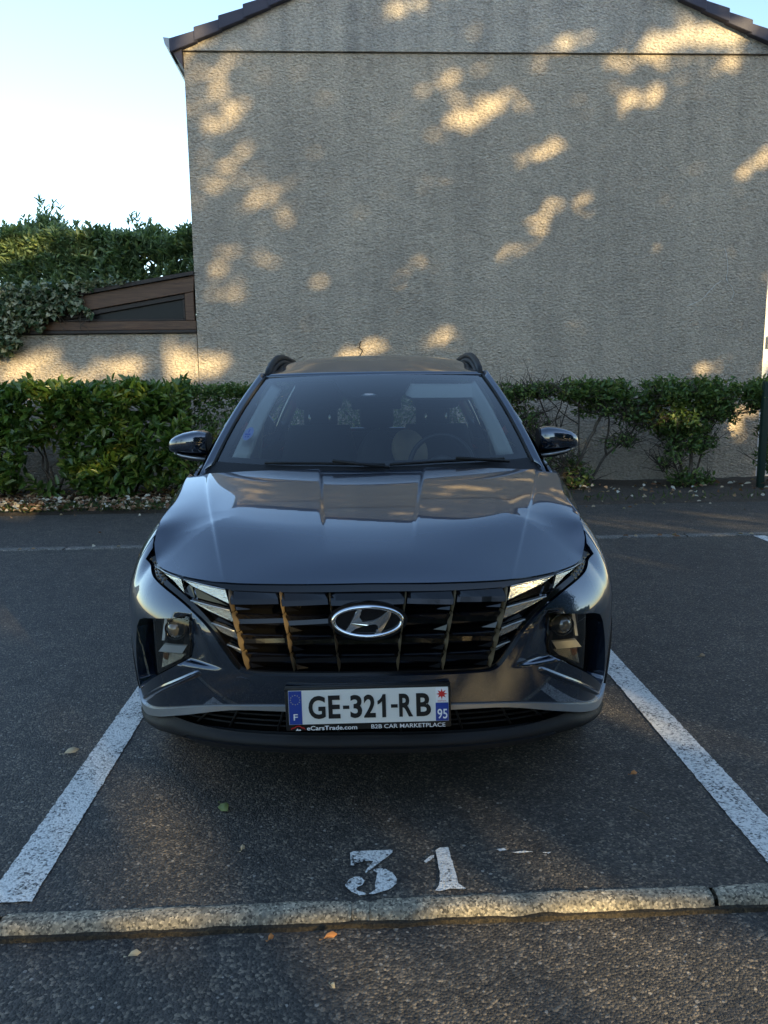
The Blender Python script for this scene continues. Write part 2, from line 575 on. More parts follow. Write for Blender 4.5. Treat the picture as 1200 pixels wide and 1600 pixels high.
M['ink_yellow'] = plain("ink_yellow", (.55, .50, .25), .45)
M['ink_red'] = plain("ink_red", (.55, .02, .02), .45)
M['ink_blue'] = plain("ink_blue", (.05, .12, .6), .45)
M['sticker'] = plain("sticker_lilac", (.30, .38, .72), .5)
M['bay_asphalt'] = asphalt_mat("bay_asphalt", (.049, .0455, .042), (.076, .0695, .061), 1)
M['road_asphalt'] = asphalt_mat("road_asphalt", (.049, .0465, .044), (.075, .069, .062), 2, 1.3, 125)
M['mark'] = paint_mark_mat("worn_white_paint")
M['kerb'] = stone_mat("kerb_stone", (.19, .172, .14), (.36, .325, .262))
M["old_kerb"] = stone_mat("old_kerb_stone", (.10, .096, .09), (.20, .19, .175))
M['moss'] = stone_mat("moss_joint", (.018, .014, .009), (.045, .034, .019))
M['soil'] = stone_mat("soil", (.035, .027, .02), (.08, .06, .042))
M['stucco'] = stucco_mat("stucco", (.58, .49, .385), (.45, .385, .31), 27, .036, streak=(.84, .85, .86))
M['stucco_up'] = stucco_mat("gable_stucco", (.58, .515, .43), (.42, .38, .335), 27, .032)
M['white_render'] = stucco_mat("white_render", (.85, .85, .83), (.80, .80, .77), 40, .006, False)
M['tile'] = plain("roof_tile", (.045, .044, .068), .7, bump=.6, bscale=40)
M['wood'] = wood_mat("stained_wood", (.075, .038, .021), (.155, .08, .042))
M['wood_dark'] = wood_mat("dark_wood", (.022, .016, .013), (.045, .03, .022))
M['zinc'] = plain("zinc", (.30, .31, .32), .5, .6, bump=.2, bscale=60)
M['green_metal'] = plain("green_metal", (.01, .03, .022), .45)
M['annex_glass'] = plain("dusty_dark_glass", (.012, .013, .014), .35, 0, 0, .25)
M['bark'] = bark_mat("bark", (.035, .027, .02), (.10, .08, .06))
M['bark_pale'] = bark_mat("pale_bark", (.07, .055, .04), (.19, .16, .125))
M['laurel'] = leaf_mat("laurel_leaf", [(0, (.045, .085, .02)), (.5, (.085, .155, .032)), (.85, (.15, .22, .042)), (1, (.25, .26, .055))], .33, .25, .6)
M['privet'] = leaf_mat("privet_leaf", [(0, (.05, .09, .028)), (.6, (.10, .165, .045)), (.92, (.165, .22, .06)), (1, (.27, .26, .08))], .45, .25)
M['tall'] = leaf_mat("tall_bush_leaf", [(0, (.09, .14, .08)), (.6, (.18, .26, .14)), (.92, (.26, .33, .14)), (1, (.32, .34, .11))], .42, .22)
M['ivy'] = leaf_mat("variegated_ivy_leaf", [(0, (.03, .06, .022)), (.35, (.07, .11, .05)), (.6, (.28, .29, .18)), (.85, (.42, .41, .28)), (1, (.12, .16, .06))], .45, .15)
M['tree'] = leaf_mat("tree_leaf", [(0, (.025, .05, .012)), (.6, (.05, .085, .02)), (1, (.10, .12, .03))], .45, .2)
M['litter'] = leaf_mat("dry_leaf", [(0, (.10, .05, .025)), (.35, (.20, .10, .05)), (.6, (.34, .24, .14)), (.85, (.48, .42, .32)), (1, (.55, .52, .44))], .8, .1)
M['dry_leaf'] = plain("single_dry_leaf", (.42, .36, .24), .8)
M['orange_leaf'] = plain("single_orange_leaf", (.48, .20, .06), .8)
M['green_leaf'] = plain("single_green_leaf", (.16, .20, .06), .6)
M['grass'] = leaf_mat("weed_blade", [(0, (.03, .06, .012)), (1, (.10, .13, .03))], .5, .3)

# ------------------------------------------------------------------ car body mathematics
# ---- car body mathematics (car nose at Y=0, rear at Y=4.5, X right, Z up)
A_HALF, B_CORNER, N_SUP = 0.928, 0.62, 2.55
REAR_B, CAR_LEN, N_REAR = 0.50, 4.48, 3.2
def _plan_points():
    pts = []
    N = 400
    for i in range(N + 1):
        t = math.pi / 2 * i / N
        x = A_HALF * math.sin(t) ** (2 / N_SUP)
        y = B_CORNER * (1 - math.cos(t) ** (2 / N_SUP))
        pts.append((x, y))
    for i in range(1, 61):
        f = i / 60
        y = B_CORNER + (CAR_LEN - REAR_B - B_CORNER) * f
        pts.append((A_HALF + 0.006 * math.sin(math.pi * f), y))
    for i in range(1, N + 1):
        t = math.pi / 2 * (1 - i / N)
        x = A_HALF * math.sin(t) ** (2 / N_REAR)
        y = CAR_LEN - REAR_B + REAR_B * math.cos(t) ** (2 / N_REAR)
        pts.append((x, y))
    # drop near-duplicates, cumulative length
    out = [pts[0]]; L = [0.0]
    for p in pts[1:]:
        d = math.hypot(p[0] - out[-1][0], p[1] - out[-1][1])
        if d > 1e-4:
            out.append(p); L.append(L[-1] + d)
    return out, L
PLAN, PLAN_L = _plan_points()
U_MAX = PLAN_L[-1]
def plan(u):
    """point and outward normal of the belt curve; u is signed arc length from the nose"""
    s = 1 if u >= 0 else -1
    a = min(abs(u), U_MAX - 1e-6)
    def at(q):
        q = max(-0.02, q)
        if q < 0:
            x, y = at(-q); return (-x, y)
        i = max(1, min(len(PLAN_L) - 1, bisect.bisect_right(PLAN_L, q)))
        f = (q - PLAN_L[i - 1]) / (PLAN_L[i] - PLAN_L[i - 1])
        p, r = PLAN[i - 1], PLAN[i]
        return (p[0] + (r[0] - p[0]) * f, p[1] + (r[1] - p[1]) * f)
    x, y = at(a)
    h = 0.015
    x0, y0 = at(a - h); x1, y1 = at(min(a + h, U_MAX - 1e-6))
    tx, ty = x1 - x0, y1 - y0
    n = math.hypot(tx, ty)
    nx, ny = ty / n, -tx / n
    return s * x, y, s * nx, ny
def lerp_table(t, x):
    if x <= t[0][0]: return t[0][1]
    for (a, b), (c, d) in zip(t, t[1:]):
        if x <= c:
            f = (x - a) / (c - a); f = f * f * (3 - 2 * f)
            return b + (d - b) * f
    return t[-1][1]
# inset of the shoulder (hood edge) from the belt curve, by arc length
W_TAB = [(0, .070), (.45, .075), (.85, .085), (1.0, .098), (1.1, .122), (1.35, .14), (1.75, .10), (2.3, .065), (4.6, .07), (5.2, .08)]
ZT_TAB = [(0, .821), (.3, .817), (.5, .815), (.73, .822), (.95, .846), (1.08, 0.951), (1.2, 0.9773), (1.3, 1.0024), (1.45, 1.0345), (1.6, 1.0584), (1.75, 1.0784)]
def u_of_y(y):  # side arc length at a given Y
    lo, hi = 0.9, U_MAX - 0.9
    for _ in range(40):
        m = (lo + hi) / 2
        if plan(m)[1] < y: lo = m
        else: hi = m
    return lo
def hood_z(x, y):
    s = max(0, y - 0.07)
    z = .821 + .306 * s - .10 * s * s + .065 * (1 - math.exp(-s / .09))
    ax = abs(x)
    # outer crease runs from x=.50 at the nose to x=.74 at the cowl
    xc = .46 + .36 * s - .08 * s * s
    if ax > xc: z -= .07 * (ax - xc) + .35 * (ax - xc) ** 2
    q = max(0, min(1, (ax - xc + .004) / .014))
    z -= .0045 * min(1, s / .35) * q * q * (3 - 2 * q)
    # centre ridges
    xr = .14 + .09 * s
    fade = max(0, min(1, (s - .12) / .5))
    if ax < xr + .03:
        q = min(1, max(0, (xr + .012 - ax) / .024)); q = q * q * (3 - 2 * q)
        z -= .010 * fade * q
    return z
BELT_Z = [(0, .60), (.6, .62), (1.0, .66), (1.3, .70), (1.7, .80), (3, .84), (5, .86)]
def lin_table(t, x):
    if x <= t[0][0]: return t[0][1]
    for (a, b), (c, d) in zip(t, t[1:]):
        if x <= c: return b + (d - b) * (x - a) / (c - a)
    return t[-1][1]
def pchip(t, x):
    """monotone-ish cubic through a table"""
    if x <= t[0][0]: return t[0][1]
    if x >= t[-1][0]: return t[-1][1]
    for i in range(len(t) - 1):
        if x <= t[i + 1][0]: break
    def sl(j): return (t[j + 1][1] - t[j][1]) / (t[j + 1][0] - t[j][0])
    def m(j):
        if j == 0: return sl(0)
        if j == len(t) - 1: return sl(j - 1)
        a, b = sl(j - 1), sl(j)
        return 0 if a * b <= 0 else 2 * a * b / (a + b)
    h = t[i + 1][0] - t[i][0]; q = (x - t[i][0]) / h
    return ((1 + 2 * q) * (1 - q) ** 2 * t[i][1] + q * (1 - q) ** 2 * h * m(i) + q * q * (3 - 2 * q) * t[i + 1][1] + q * q * (q - 1) * h * m(i + 1))
def z_top(u):
    a = abs(u)
    if a < 1.75: return pchip(ZT_TAB, a)
    y = plan(a)[1]
    return 1.0784 + 0.0216 * min(1, (y - 1.09) / 1.16) + .03 * max(0, min(1, (y - 2.2) / 2))
def inset(u, z):
    a = abs(u)
    zt = z_top(a); zb = lerp_table(BELT_Z, a); w = lerp_table(W_TAB, a)
    if z > zb:
        q = (z - zb) / (zt - zb)
        p = 2.0
        return w * max(q, 0) ** p
    q = (zb - z) / (zb - .2)
    low = lerp_table([(0, .045), (.7, .045), (1.1, .045), (1.6, .03), (5.2, .03)], a)
    return low * q ** 2
def skin_pt(u, z, off=0.0):
    x, y, nx, ny = plan(u)
    d = inset(u, z) - off
    return (x - nx * d, y - ny * d, z)

# ------------------------------------------------------------------ setting: ground, kerbs, walls
SLOPE = .047                                  # wall, kerbs and bays run slightly askew to the car
def wy(x, y0): return y0 + SLOPE * x
WALL_Y = 9.10
EX = Vector((1, SLOPE, 0)).normalized()
EY = Vector((-SLOPE, 1, 0)).normalized()

def strip(name, x0, x1, ya, yb, z, m, nx=1):
    V, F = [], []
    for k in range(nx + 1):
        x = x0 + (x1 - x0) * k / nx
        V += [(x, wy(x, ya), z), (x, wy(x, yb), z)]
    for k in range(nx): F.append((2 * k, 2 * k + 2, 2 * k + 3, 2 * k + 1))
    return tag(mesh(name, V, F, M[m]), kind='structure')
tag(mesh("ground", [(-900, -900, -.16), (900, -900, -.16), (900, 900, -.16), (-900, 900, -.16)], [(0, 1, 2, 3)], M['soil']), kind='structure')
strip("road", -40, 40, -9.0, -.40, -.038, 'road_asphalt')
strip("parking_bay", -40, 40, -.375, 4.83, 0, 'bay_asphalt')
strip("back_strip", -40, 40, 4.96, 6.98, .004, 'bay_asphalt')
# planting soil as an uneven bank
V, F = [], []
nx, ny = 150, 14
for j in range(ny + 1):
    for i in range(nx + 1):
        x = -14 + 26 * i / nx
        y = wy(x, 6.93 + (9.3 - 6.93) * j / ny)
        z = .012 + .05 * min(1, j / 4) + .035 * noise.noise(Vector((x * 2.1, y * 2.1, 0))) * min(1, j / 2) + (.02 * noise.noise(Vector((x * 6, y * 6, 3))))
        V.append((x, y + (.05 * noise.noise(Vector((x * 3, 0, 9))) if j == 0 else 0), z if j else -.02))
for j in range(ny):
    for i in range(nx):
        a = j * (nx + 1) + i
        F.append((a, a + 1, a + nx + 2, a + nx + 1))
tag(mesh("soil_bank", V, F, M['soil'], None, True), kind='structure')

def stone(name, x0, x1, ya, yb, zt, zb, parent, rough=.004, m='kerb', seed=0):
    """one kerb stone with a worn rounded nose"""
    prof = [(yb, zb), (yb, zt - .003), (yb - .006, zt), (ya + .035, zt), (ya + .02, zt - .001), (ya + .008, zt - .004), (ya + .002, zt - .010), (ya - .003, zt - .020), (ya - .010, zb + .008), (ya - .013, zb)]
    n = max(4, int((x1 - x0) / .012))
    V, F = [], []
    for i in range(n + 1):
        x = x0 + (x1 - x0) * i / n
        e = min(i, n - i)
        sh = .010 * max(0, 1 - e / 2.5)
        for j, (y, z) in enumerate(prof):
            w = noise.noise(Vector((x * 9 + seed, y * 30, z * 30))) * rough + noise.noise(Vector((x * 45 + seed, y * 60, z * 60))) * rough * .9
            top = 0 if j in (0, 9) else 1
            V.append((x, wy(x, y) + (w if j not in (0, 1) else w * 1.2), z + w * top * .5 - sh * top * .5))
    k = len(prof)
    for i in range(n):
        for j in range(k - 1):
            F.append((i * k + j, i * k + j + 1, (i + 1) * k + j + 1, (i + 1) * k + j))
    F += [tuple(range(k)), tuple(range(n * k, n * k + k))[::-1]]
    return mesh(name, V, F, M[m], parent, True)
kerb = empty("kerb", (0, 0, 0)); tag(kerb, kind='structure')
joints = [-9.0, -8.0, -7.0, -6.0, -5.0, -4.0, -3.0, -2.0, -1.03, -.048, 1.0, 2.0, 3.0, 4.0, 5.0, 6.0, 7.0, 8.0, 9.0]
for i, (a, b) in enumerate(zip(joints, joints[1:])):
    gap = .010 if b != 1.0 else .016
    stone("kerb_stone", a + (.052 if a == -.048 else gap / 2), b - (gap / 2 if b != -.048 else 0), -.416, -.366, .004, -.05, kerb, seed=i * 7.3)
stone("kerb_mortar", -.047, .003, -.413, -.367, .003, -.05, kerb, .003, 'kerb', 3)
strip("kerb_bed", -9.2, 9.2, -.41, -.37, -.012, 'moss')
# mossy dirt caught at the foot of the kerb
V, F = [], []
n = 260
for i in range(n + 1):
    x = -1.6 + 3.4 * i / n
    w = .016 + .012 * noise.noise(Vector((x * 7, 0, 0))) + .008 * noise.noise(Vector((x * 30, 1, 0)))
    h = .014 + .010 * noise.noise(Vector((x * 11, 4, 0)))
    V += [(x, wy(x, -.420), -.036 + max(.003, h) * .7), (x, wy(x, -.427 - max(.003, w) * .4), -.034 + max(.002, h * .5)), (x, wy(x, -.428 - max(.003, w) * .6), -.0385)]
for i in range(n):
    for j in range(2):
        F.append((i * 3 + j, i * 3 + j + 1, i * 3 + j + 4, i * 3 + j + 3))
tag(mesh("gutter_dirt", V, F, M['moss']), kind='structure')
back_kerb = empty("back_kerb", (0, 0, 0)); tag(back_kerb, kind='structure')
for i in range(-12, 12):
    stone("kerb_stone", i * 1.0 + .008, i * 1.0 + .992, 4.85, 4.96, .008, -.03, back_kerb, .004, 'old_kerb', i * 3.1)
strip("kerb_bed", -40, 40, 4.80, 4.99, -.004, 'moss')

# painted lines and the bay number, sprayed on with ragged edges
def ragged(name, poly, z, label, cat, group=None, amp=.004, parent=None):
    q = resample(poly, .012)
    out = []
    for x, y in q:
        v = Vector((x * 45, y * 45, 0))
        out.append((x + amp * noise.noise(v) + amp * .6 * noise.noise(v * 3), y + amp * noise.noise(v + Vector((9, 9, 0))) + amp * .6 * noise.noise(v * 3 + Vector((4, 1, 0))), z))
    o = mesh(name, out, [tuple(range(len(out)))], M['mark'], parent)
    return tag(o, label, cat, group) if label else o
ragged("bay_line", [(-1.105, -.372), (-.972, -.366), (-1.058, 1.10), (-1.24, 4.70), (-1.36, 4.70), (-1.178, 1.10)], .004,
       "worn white bay line running back from the kerb on the left of the car", "road marking", "white parking bay lines")
ragged("bay_line", [(1.222, -.32), (1.350, -.315), (1.31, 1.40), (1.26, 4.78), (1.13, 4.78), (1.186, 1.40)], .004,
       "worn white bay line running back from the kerb on the right of the car", "road marking", "white parking bay lines")
ragged("bay_line", [(3.60, -.2), (3.72, -.2), (3.74, 4.98), (3.63, 4.98)], .004,
       "short end of a white bay line by the back kerb at the right edge", "road marking", "white parking bay lines")
DIG = {'three': [[(-0.063, -0.146), (-0.053, -0.137), (0.072, -0.131), (0.07, -0.148), (0.039, -0.188), (-0.011, -0.249), (-0.014, -0.244), (0.011, -0.189), (-0.013, -0.189), (-0.044, -0.2), (-0.046, -0.211), (-0.058, -0.209)],
                 [(0.012, -0.234), (0.022, -0.227), (0.048, -0.23), (0.069, -0.247), (0.083, -0.277), (0.081, -0.3), (0.064, -0.325), (0.036, -0.339), (0.012, -0.348), (0, -0.346), (0.019, -0.328), (0.019, -0.286), (0.024, -0.253)],
                 [(-0.07, -0.307), (-0.062, -0.282), (-0.048, -0.267), (-0.023, -0.266), (-0.013, -0.286), (-0.02, -0.306), (-0.033, -0.314), (-0.037, -0.324), (-0.031, -0.333), (-0.009, -0.343), (-0.01, -0.352), (-0.028, -0.352), (-0.051, -0.336), (-0.064, -0.32)]],
       'one': [[(0.208, -0.136), (0.222, -0.123), (0.249, -0.12), (0.253, -0.173), (0.26, -0.25), (0.265, -0.303), (0.283, -0.326), (0.275, -0.33), (0.243, -0.327), (0.205, -0.337), (0.194, -0.334), (0.207, -0.309), (0.213, -0.256), (0.21, -0.201)],
               [(0.168, -0.193), (0.191, -0.164), (0.202, -0.162), (0.2, -0.176), (0.174, -0.202)]]}
num = empty("bay_number", (0, 0, 0), "white stencilled number 31 on the asphalt behind the front kerb", "road marking")
for key, polys in DIG.items():
    for q in polys:
        ragged("stencil_stroke", q, .004, None, None, None, .002, num)

for q in ([(.40, -.135), (.425, -.128), (.43, -.140), (.41, -.146)], [(.445, -.150), (.49, -.146), (.515, -.151), (.47, -.157)], [(.54, -.155), (.57, -.153), (.56, -.160)]):
    ragged("paint_smear", q, .004, None, None, None, .004, num)

# ------------------------------------------------------------------ house with the blank gable wall
XL, XR = -2.65, 5.73
EAVE = 6.05
APEX_X = (XL + XR) / 2
SLP = .43
def W3(x, z, d=0.0):           # point on the wall plane, d metres in front of it
    return Vector((x, wy(x, WALL_Y), z)) - EY * d
house = empty("house", (0, 0, 0), "rendered house showing its blank beige gable wall behind the car", "house")
bm = bmesh.new()
DEPTH = EY * 9
prism(bm, [W3(XL, -.1), W3(XR, -.1), W3(XR, EAVE), W3(XL, EAVE)], DEPTH)
from_bm("wall", bm, M['stucco'], house)
bm = bmesh.new()
apex_z = EAVE + .06 + (APEX_X - XL) * SLP
prism(bm, [W3(XL - .02, EAVE + .012, .035), W3(XR + .02, EAVE + .012, .035), W3(XR + .02, EAVE + .10, .035), W3(APEX_X, apex_z, .035), W3(XL - .02, EAVE + .10, .035)], DEPTH + EY * .05)
from_bm("gable", bm, M['stucco_up'], house)
for nm, pts, w, m_ in (("crack", [(5.05, 3.45), (5.12, 3.2), (5.10, 3.0), (5.22, 2.85), (5.20, 2.7)], .003, 'white_render'), ("crack", [(4.55, 2.62), (4.75, 2.72), (4.92, 2.9), (5.02, 2.98)], .003, 'white_render'),
                      ("crack", [(-.30, 1.95), (-.27, 2.02), (-.31, 2.08), (-.29, 2.16)], .009, 'bark')):
    bm = bmesh.new()
    tube(bm, [W3(x + random.gauss(0, .008), z, .004) for x, z in spline(pts, 4)], w, 5)
    from_bm(nm, bm, M[m_], house)
# roof slopes, then verge tiles stepping down both edges
for s in (-1, 1):
    bm = bmesh.new()
    xe = XL - .16 if s < 0 else XR + .16
    a = [W3(APEX_X, apex_z + .05, .02), W3(xe, EAVE + .10 - .16 * SLP + .0, .02), W3(xe, EAVE + .16 - .16 * SLP, .02), W3(APEX_X, apex_z + .12, .02)]
    prism(bm, a, DEPTH + EY * .1)
    from_bm("roof", bm, M['tile'], house)
    n = 13
    run = abs(APEX_X - xe)
    for k in range(n):
        x0 = xe - s * run * k / n
        x1 = xe - s * run * (k + 1.12) / n
        def zz(x): return EAVE + .12 + (abs(x - xe) - .16) * SLP
        lift0, lift1 = .075, .028
        bm = bmesh.new()
        q = [W3(x0, zz(x0) - .10, .13), W3(x1, zz(x1) - .115, .115), W3(x1, zz(x1) + lift1, .115), W3(x0, zz(x0) + lift0, .13)]
        prism(bm, q, EY * .42)
        bmesh.ops.bevel(bm, geom=bm.edges[:], offset=.008, segments=1, affect='EDGES')
        from_bm("verge_tile", bm, M['tile'], house)
bm = bmesh.new()
g = [W3(XL - .16, EAVE + .14, .10), W3(XL - .245, EAVE + .15, .10), W3(XL - .225, EAVE + .06, .10), W3(XL - .17, EAVE + .0, .10), W3(XL - .11, EAVE + .02, .10), W3(XL - .10, EAVE + .08, .10)]
prism(bm, g, DEPTH)
from_bm("gutter", bm, M['zinc'], house, False)
bm = bmesh.new()
prism(bm, [W3(XL - .15, EAVE + .0, .08), W3(XL - .01, EAVE - .20, .08), W3(XL - .01, EAVE + .05, .08)], EY * .5)
from_bm("eaves_board", bm, M['tile'], house)

# lean-to annex: low rendered wall, stained timber frame with a dark raking pane
annex = empty("annex", (0, 0, 0), "low lean-to annex with a dark wooden raking window, left of the gable wall", "outbuilding")
bm = bmesh.new()
prism(bm, [W3(-14, -.1, -.004), W3(XL - .012, -.1, -.004), W3(XL - .012, 2.29, -.004), W3(-14, 2.29, -.004)], EY * .25)
from_bm("wall", bm, M['stucco'], annex)
def beam(name, poly, d0, d1, m):
    bm = bmesh.new()
    prism(bm, [W3(x, z, d0) for x, z in poly], EY * (d0 - d1))
    bmesh.ops.bevel(bm, geom=bm.edges[:], offset=.006, segments=1, affect='EDGES')
    return from_bm(name, bm, M[m], annex)
def rk(x, z0): return z0 + (x + 2.62) * .168          # raking line
beam("sill_beam", [(-6.5, 2.30), (-2.66, 2.30), (-2.66, 2.345), (-6.5, 2.345)], .035, -.20, 'wood_dark')
beam("bottom_rail", [(-6.5, 2.347), (-2.66, 2.347), (-2.66, 2.47), (-6.5, 2.47)], .02, -.12, 'wood')
beam("corner_post", [(-2.80, 2.472), (-2.675, 2.472), (-2.675, 2.875), (-2.80, 2.85)], .018, -.12, 'wood')
beam("raking_rail", [(-5.8, rk(-5.8, 2.885)), (-2.672, 2.878), (-2.655, 3.10), (-5.8, rk(-5.8, 3.10))], .024, -.12, 'wood')
beam("inner_trim", [(-4.85, 2.472), (-2.802, 2.472), (-2.802, 2.505), (-4.85, 2.505)], -.005, -.10, 'wood_dark')
beam("inner_trim", [(-4.9, rk(-4.9, 2.815)), (-2.802, rk(-2.802, 2.815)), (-2.802, rk(-2.802, 2.882)), (-4.9, rk(-4.9, 2.882))], -.006, -.10, 'wood_dark')
beam("inner_trim", [(-2.838, 2.506), (-2.803, 2.506), (-2.803, 2.78), (-2.838, 2.775)], -.007, -.10, 'wood_dark')
beam("pane", [(-5.2, 2.49), (-2.82, 2.49), (-2.82, 2.86), (-5.2, rk(-5.2, 2.86))], -.05, -.06, 'annex_glass')
bm = bmesh.new()
prism(bm, [W3(-7.5, rk(-7.5, 3.104), .07), W3(-2.655, 3.104, .07), W3(-2.65, 3.155, .07), W3(-7.5, rk(-7.5, 3.155), .07)], EY * 3.2)
from_bm("roof", bm, M['wood_dark'], annex)

# white house just past the right corner, with its number sign
nb = empty("house", (0, 0, 0), "white rendered house just past the right corner of the gable wall", "house")
bm = bmesh.new()
prism(bm, [Vector((5.95, 9.9, -.1)), Vector((14, 10.3, -.1)), Vector((14, 10.3, 5.4)), Vector((5.95, 9.9, 5.4))], EY * 8)
from_bm("wall", bm, M['white_render'], nb)
bm = bmesh.new()
prism(bm, [Vector((5.80, 9.7, 5.4)), Vector((14.2, 10.1, 5.4)), Vector((14.2, 14.2, 7.6)), Vector((5.8, 13.8, 7.6))], Vector((0, 0, .15)))
from_bm("roof", bm, M['tile'], nb)
sg = empty("number_sign", (0, 0, 0), "pale grey house number sign starting with 2 at the right edge", "sign")
bm = bmesh.new(); o = Vector((6.04, 9.86, 2.02))
prism(bm, [o, o + EX * .45, o + EX * .45 + Vector((0, 0, .19)), o + Vector((0, 0, .19))], EY * .03)
from_bm("plate", bm, plain("sign_grey", (.50, .53, .56), .5), sg)
text_mesh("numeral", "25", .19, .115, o + EX * .035 + Vector((0, 0, .055)) - EY * .002, EX, Vector((0, 0, 1)), plain("sign_ink", (.03, .05, .10), .5), sg, bold=.01)
bm = bmesh.new()
q = o + EX * .04 + Vector((0, 0, .022)) - EY * .003
prism(bm, [q, q + EX * .17, q + EX * .17 + Vector((0, 0, .012)), q + Vector((0, 0, .012))], EY * .002)
from_bm("underline", bm, M['ink_black'], sg)

# ------------------------------------------------------------------ foliage
def unit(a): return a / np.maximum(1e-9, np.linalg.norm(a, axis=1, keepdims=True))
def leaves(name, base, axis, length, width, mat, parent=None, droop=.15, fold=.18, shape=(.35, .72), parts=0):
    """many folded leaves: base points, unit growth directions, lengths; six vertices and two faces each"""
    n = len(base)
    base = np.asarray(base, float); a = unit(np.asarray(axis, float))
    length = np.broadcast_to(length, n)[:, None]; width = np.broadcast_to(width, n)[:, None]
    ref = np.stack([rng.normal(0, .45, n), rng.normal(-.25, .4, n), np.ones(n)], 1)     # leaves tend to face up
    side = unit(np.cross(a, ref))
    nor = unit(np.cross(side, a))
    if parts:                                   # the leaves that show largest become parts of their own
        order = np.argsort(base[:, 1] + rng.normal(0, .05, n))
        one = bpy.data.meshes.get("leaf_blade")
        if one is None:
            one = bpy.data.meshes.new("leaf_blade")
            one.from_pydata([(0, 0, 0), (shape[0], .5, .07), (shape[1], .42, .03), (1, 0, -droop), (shape[1], -.42, .03), (shape[0], -.5, .07)], [], [(0, 1, 2, 3), (0, 3, 4, 5)])
            one.materials.append(M[mat])
        for i in order[:parts]:
            o = bpy.data.objects.new("leaf", one)
            COL.objects.link(o)
            o.parent = parent
            A, S_, N_ = a[i] * length[i], side[i] * width[i], nor[i] * length[i]
            o.matrix_local = Matrix(((A[0], S_[0], N_[0], base[i, 0]), (A[1], S_[1], N_[1], base[i, 1]), (A[2], S_[2], N_[2], base[i, 2]), (0, 0, 0, 1)))
        rest = order[parts:]
        base, a, side, nor, length, width, n = base[rest], a[rest], side[rest], nor[rest], length[rest], width[rest], len(rest)
    roll = rng.normal(0, .35, n)[:, None]
    side, nor = side * np.cos(roll) + nor * np.sin(roll), nor * np.cos(roll) - side * np.sin(roll)
    tip = base + a * length - nor * length * droop
    k1 = base + a * length * shape[0] + nor * 0
    k2 = base + a * length * shape[1] - nor * length * droop * .35
    up_ = nor * width * fold
    V = np.stack([base, k1 + side * width * .5 + up_, k2 + side * width * .42 + up_, tip, k2 - side * width * .42 + up_, k1 - side * width * .5 + up_], 1).reshape(-1, 3)
    me = bpy.data.meshes.new(name)
    idx = np.arange(n)[:, None] * 6
    L = np.concatenate([idx + np.array([0, 1, 2, 3]), idx + np.array([0, 3, 4, 5])], 1).ravel()
    me.vertices.add(6 * n); me.vertices.foreach_set("co", V.ravel())
    me.loops.add(8 * n); me.loops.foreach_set("vertex_index", L)
    me.polygons.add(2 * n)
    me.polygons.foreach_set("loop_start", np.arange(2 * n) * 4)
    me.update(calc_edges=True); me.validate()
    return tag(link(name, me, M[mat], parent), kind='stuff')
def rosettes(cent, axis, per, length, width, spread=(.5, 1.1), jit=.03):
    """leaf bases and directions of whorls set at cent, grown along axis"""
    cent = np.repeat(cent, per, 0); ax = np.repeat(unit(axis), per, 0)
    n = len(cent)
    r = unit(rng.normal(size=(n, 3)))
    r = unit(r - ax * (r * ax).sum(1, keepdims=True))
    th = rng.uniform(*spread, n)[:, None]
    d = ax * np.cos(th) + r * np.sin(th)
    off = ax * rng.uniform(-.5, .3, n)[:, None] * length
    return cent + off + rng.normal(0, jit, (n, 3)), d
def stems(name, base, tops, mat, parent, r0=.02, r1=.006, n=6, seg=5, wob=.06):
    for t in tops:
        bm = bmesh.new()
        pts = []
        for i in range(seg + 1):
            f = i / seg
            p = Vector(base).lerp(Vector(t), f)
            p += Vector((random.gauss(0, wob), random.gauss(0, wob), random.gauss(0, wob * .4))) * math.sin(math.pi * f)
            pts.append(p)
        tube(bm, pts, [r0 + (r1 - r0) * i / seg for i in range(seg + 1)], n)
        from_bm(name, bm, M[mat], parent, True)

